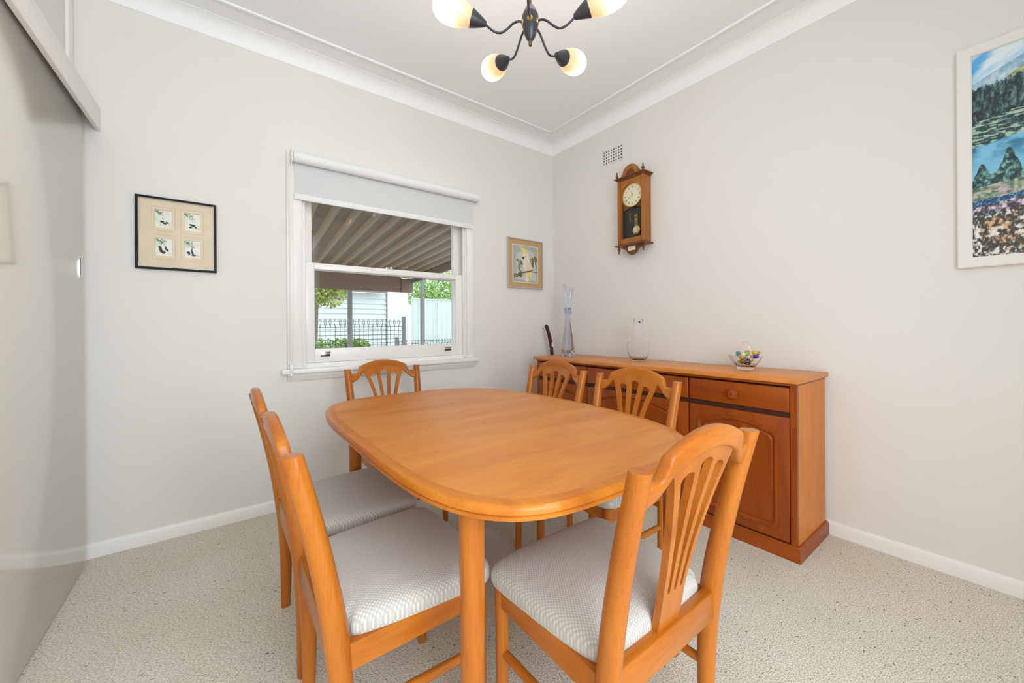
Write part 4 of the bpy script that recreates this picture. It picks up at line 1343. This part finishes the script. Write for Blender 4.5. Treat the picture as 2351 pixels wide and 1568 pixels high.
box('fascia_return', .235, .45, -.03, .05, 0, .26, M_FASC, fas)
for x_, z_, y_, lab in ((-.680, 1.76, 4.49, 'grey steel patio post nearer the left tree'), (.675, 2.03, 4.45, 'grey steel patio post before the steel fence')):
    p_ = thing('patio_post', lab, 'post', (x_, y_, GZ), 0, 'patio posts')
    box('post_shaft', -.037, .037, 0, .06, 0, z_ - GZ, M_POST, p_, .004)
    box('post_base', -.06, .06, -.02, .08, 0, .012, M_POST, p_)
tie = tag(box('patio_rail', .27, 2.6, 4.46, 4.50, 2.03, 2.12, M_FASC), 'brown rail continuing from the patio fascia over the right post', 'rail')
# neighbouring house with weatherboards
NY = 9.0
nh = thing('neighbour_house', 'pale weatherboard house wall behind the wire fence', 'house', (0, NY, GZ))
bxl, bxr = -2.2, 1.535
box('house_wall', bxl, bxr, .03, .3, 0, 2.56, M_BOARD, nh)
k = 0
bm = bmesh.new()
bh = .150
add_loft(bm, [[(x_, 0.0, -.004), (x_, -.030, -.010), (x_, .020, bh), (x_, .03, bh), (x_, .03, 0)] for x_ in (bxl, bxr)])
b0 = finish('weatherboard', bm, M_BOARD, nh)
while k * bh < 2.5:
    bb = b0 if k == 0 else b0.copy()
    if k: COL.objects.link(bb)
    bb.location = (0, 0, k * bh); k += 1
box('white_wall', bxr, 2.20, -.02, .3, 0, 2.95, M_WHITE, nh)
box('corner_board', bxr - .02, bxr + .02, -.035, 0, 0, 2.62, M_POST, nh)
box('eave_gutter', bxl, 1.46, -.35, -.22, 2.55, 2.66, M_POST, nh, .02)
box('roof_slab', bxl, 1.44, -.3, .6, 2.66, 2.70, M_BOARD, nh)
# steel panel fence
sf = thing('steel_fence', 'pale ribbed steel panel fence on the right outside', 'fence', (2.02, 8.2, GZ))
bm = bmesh.new()
xs_ = np.arange(0, .76, .02)
pr = [(x_, .018 * (1 if (i // 2) % 4 == 0 else 0)) for i, x_ in enumerate(xs_)]
loop = [(a, b) for a, b in pr] + [(a, b + .006) for a, b in reversed(pr)]
add_loft(bm, [[(a, b, z) for a, b in loop] for z in (0, 2.36)])
p0 = finish('fence_panel', bm, M_FENCE, sf)
for k in range(4):
    pp = p0 if k == 0 else p0.copy()
    if k: COL.objects.link(pp)
    pp.location = (k * .78, 0, 0)
for k in range(5):
    box('fence_post', k * .78 - .025, k * .78 - .0, -.02, .03, 0, 2.38, M_FENCE, sf)
box('fence_cap', -.03, 3.1, -.018, .03, 2.36, 2.39, M_FENCE, sf)
# looped wire fence
def wire_fence(name, x0, x1, y, ztop, pitch, n_h, lab, loop_h, hgt):
    f = thing(name, lab, 'fence', (x0, y, GZ), 0, 'looped wire fences')
    zt_ = ztop - GZ
    bm = bmesh.new()
    w = .017
    pts = [(-.0, 0, zt_ - hgt)] + [(0, 0, zt_ - loop_h)] + [(-w * .9, 0, zt_ - loop_h * .4), (-w, 0, zt_ - .03), (-w * .6, 0, zt_ - .008), (0, 0, zt_), (w * .6, 0, zt_ - .008), (w, 0, zt_ - .03), (w * .8, -.01, zt_ - loop_h * .4), (.004, -.012, zt_ - loop_h)]
    add_tube(bm, pts, .0045, 5)
    w0 = finish('looped_wire', bm, M_WIRE, f, 60)
    n = int((x1 - x0) / pitch)
    for i in range(n + 1):
        wv = w0 if i == 0 else w0.copy()
        if i: COL.objects.link(wv)
        wv.location = (i * pitch, 0, 0)
    zz = [zt_ - .03, zt_ - loop_h] + [zt_ - loop_h - .075 * (k + 1) for k in range(n_h)]
    for z in zz:
        tube('cross_wire', [(-.02, 0, z), (x1 - x0 + .02, 0, z)], .004, M_WIRE, f, 5)
    box('fence_post', x1 - x0, x1 - x0 + .06, -.02, .04, 0, zt_ + .06, M_POST, f)
    box('fence_post', -.08, -.03, -.02, .04, 0, zt_ + .06, M_POST, f)
    return f
wire_fence('wire_fence', -2.2, .37, 4.75, 1.235, .083, 8, 'dark looped wire fence before the weatherboard house', .14, 1.4)
wire_fence('wire_fence', .48, 2.3, 5.2, .82, .07, 2, 'low dark looped wire fence before the steel fence', .09, 1.0)
# trees and shrub
def foliage(parent, blobs, n, size, mat, seed):
    r = np.random.default_rng(seed)
    V, F = [], []
    for k in range(n):
        cx, cy, cz, rx, ry, rz_ = blobs[r.integers(len(blobs))]
        d = r.normal(size=3); d /= np.linalg.norm(d); q = r.random() ** .4
        c = np.array((cx, cy, cz)) + d * np.array((rx, ry, rz_)) * q
        a = r.normal(size=3); a /= np.linalg.norm(a); b_ = np.cross(a, r.normal(size=3)); b_ /= np.linalg.norm(b_)
        s = size * (.6 + .8 * r.random())
        i = len(V)
        V += [c - a * s, c - b_ * s * .35, c + a * s, c + b_ * s * .35]
        F.append((i, i + 1, i + 2, i + 3))
    me = bpy.data.meshes.new('foliage'); me.from_pydata([tuple(v_) for v_ in V], [], F); me.materials.append(mat)
    o = bpy.data.objects.new('foliage', me); COL.objects.link(o); o.parent = parent; o['kind'] = 'stuff'
    return o
t1 = thing('garden_tree', 'yellow-green leafy tree outside on the left of the window view', 'tree', (-1.0, 6.2, GZ))
tube('trunk', [(0, 0, 0), (.05, 0, 1.2), (.1, .05, 2.2), (.3, .1, 2.8)], [.07, .06, .045, .02], M_BARK, t1, 8)
foliage(t1, [(0, 0, 2.35, .50, .4, .38), (.35, -.1, 2.30, .38, .3, .34), (.55, 0, 2.5, .3, .3, .22), (-.2, 0, 2.1, .45, .4, .3), (.1, 0, 2.7, .8, .5, .3)], 3200, .05, M_LEAF1, 1)
t2 = thing('garden_tree', 'bright green leafy tree above the steel panel fence', 'tree', (4.6, 11.5, GZ))
tube('trunk', [(0, 0, 0), (0, 0, 1.5), (.1, 0, 2.6)], [.1, .08, .04], M_BARK, t2, 8)
foliage(t2, [(-.9, 0, 3.0, 1.0, .8, .7), (.3, 0, 3.2, 1.0, .8, .8), (-.2, -.2, 2.6, 1.3, .6, .4), (1.2, 0, 2.9, .8, .6, .7)], 4200, .08, M_LEAF3, 2)
t3 = thing('garden_shrub', 'low bright green shrub behind the wire fence', 'shrub', (-.75, 5.6, GZ))
tube('stem', [(0, 0, 0), (0, 0, .9)], [.03, .02], M_BARK, t3, 6)
foliage(t3, [(0, 0, 1.05, .55, .3, .30), (-.5, 0, 1.0, .5, .3, .28), (.45, 0, 1.1, .3, .25, .25), (-.1, 0, .6, .8, .35, .4)], 3000, .045, M_LEAF2, 3)
bpy.context.view_layer.update()
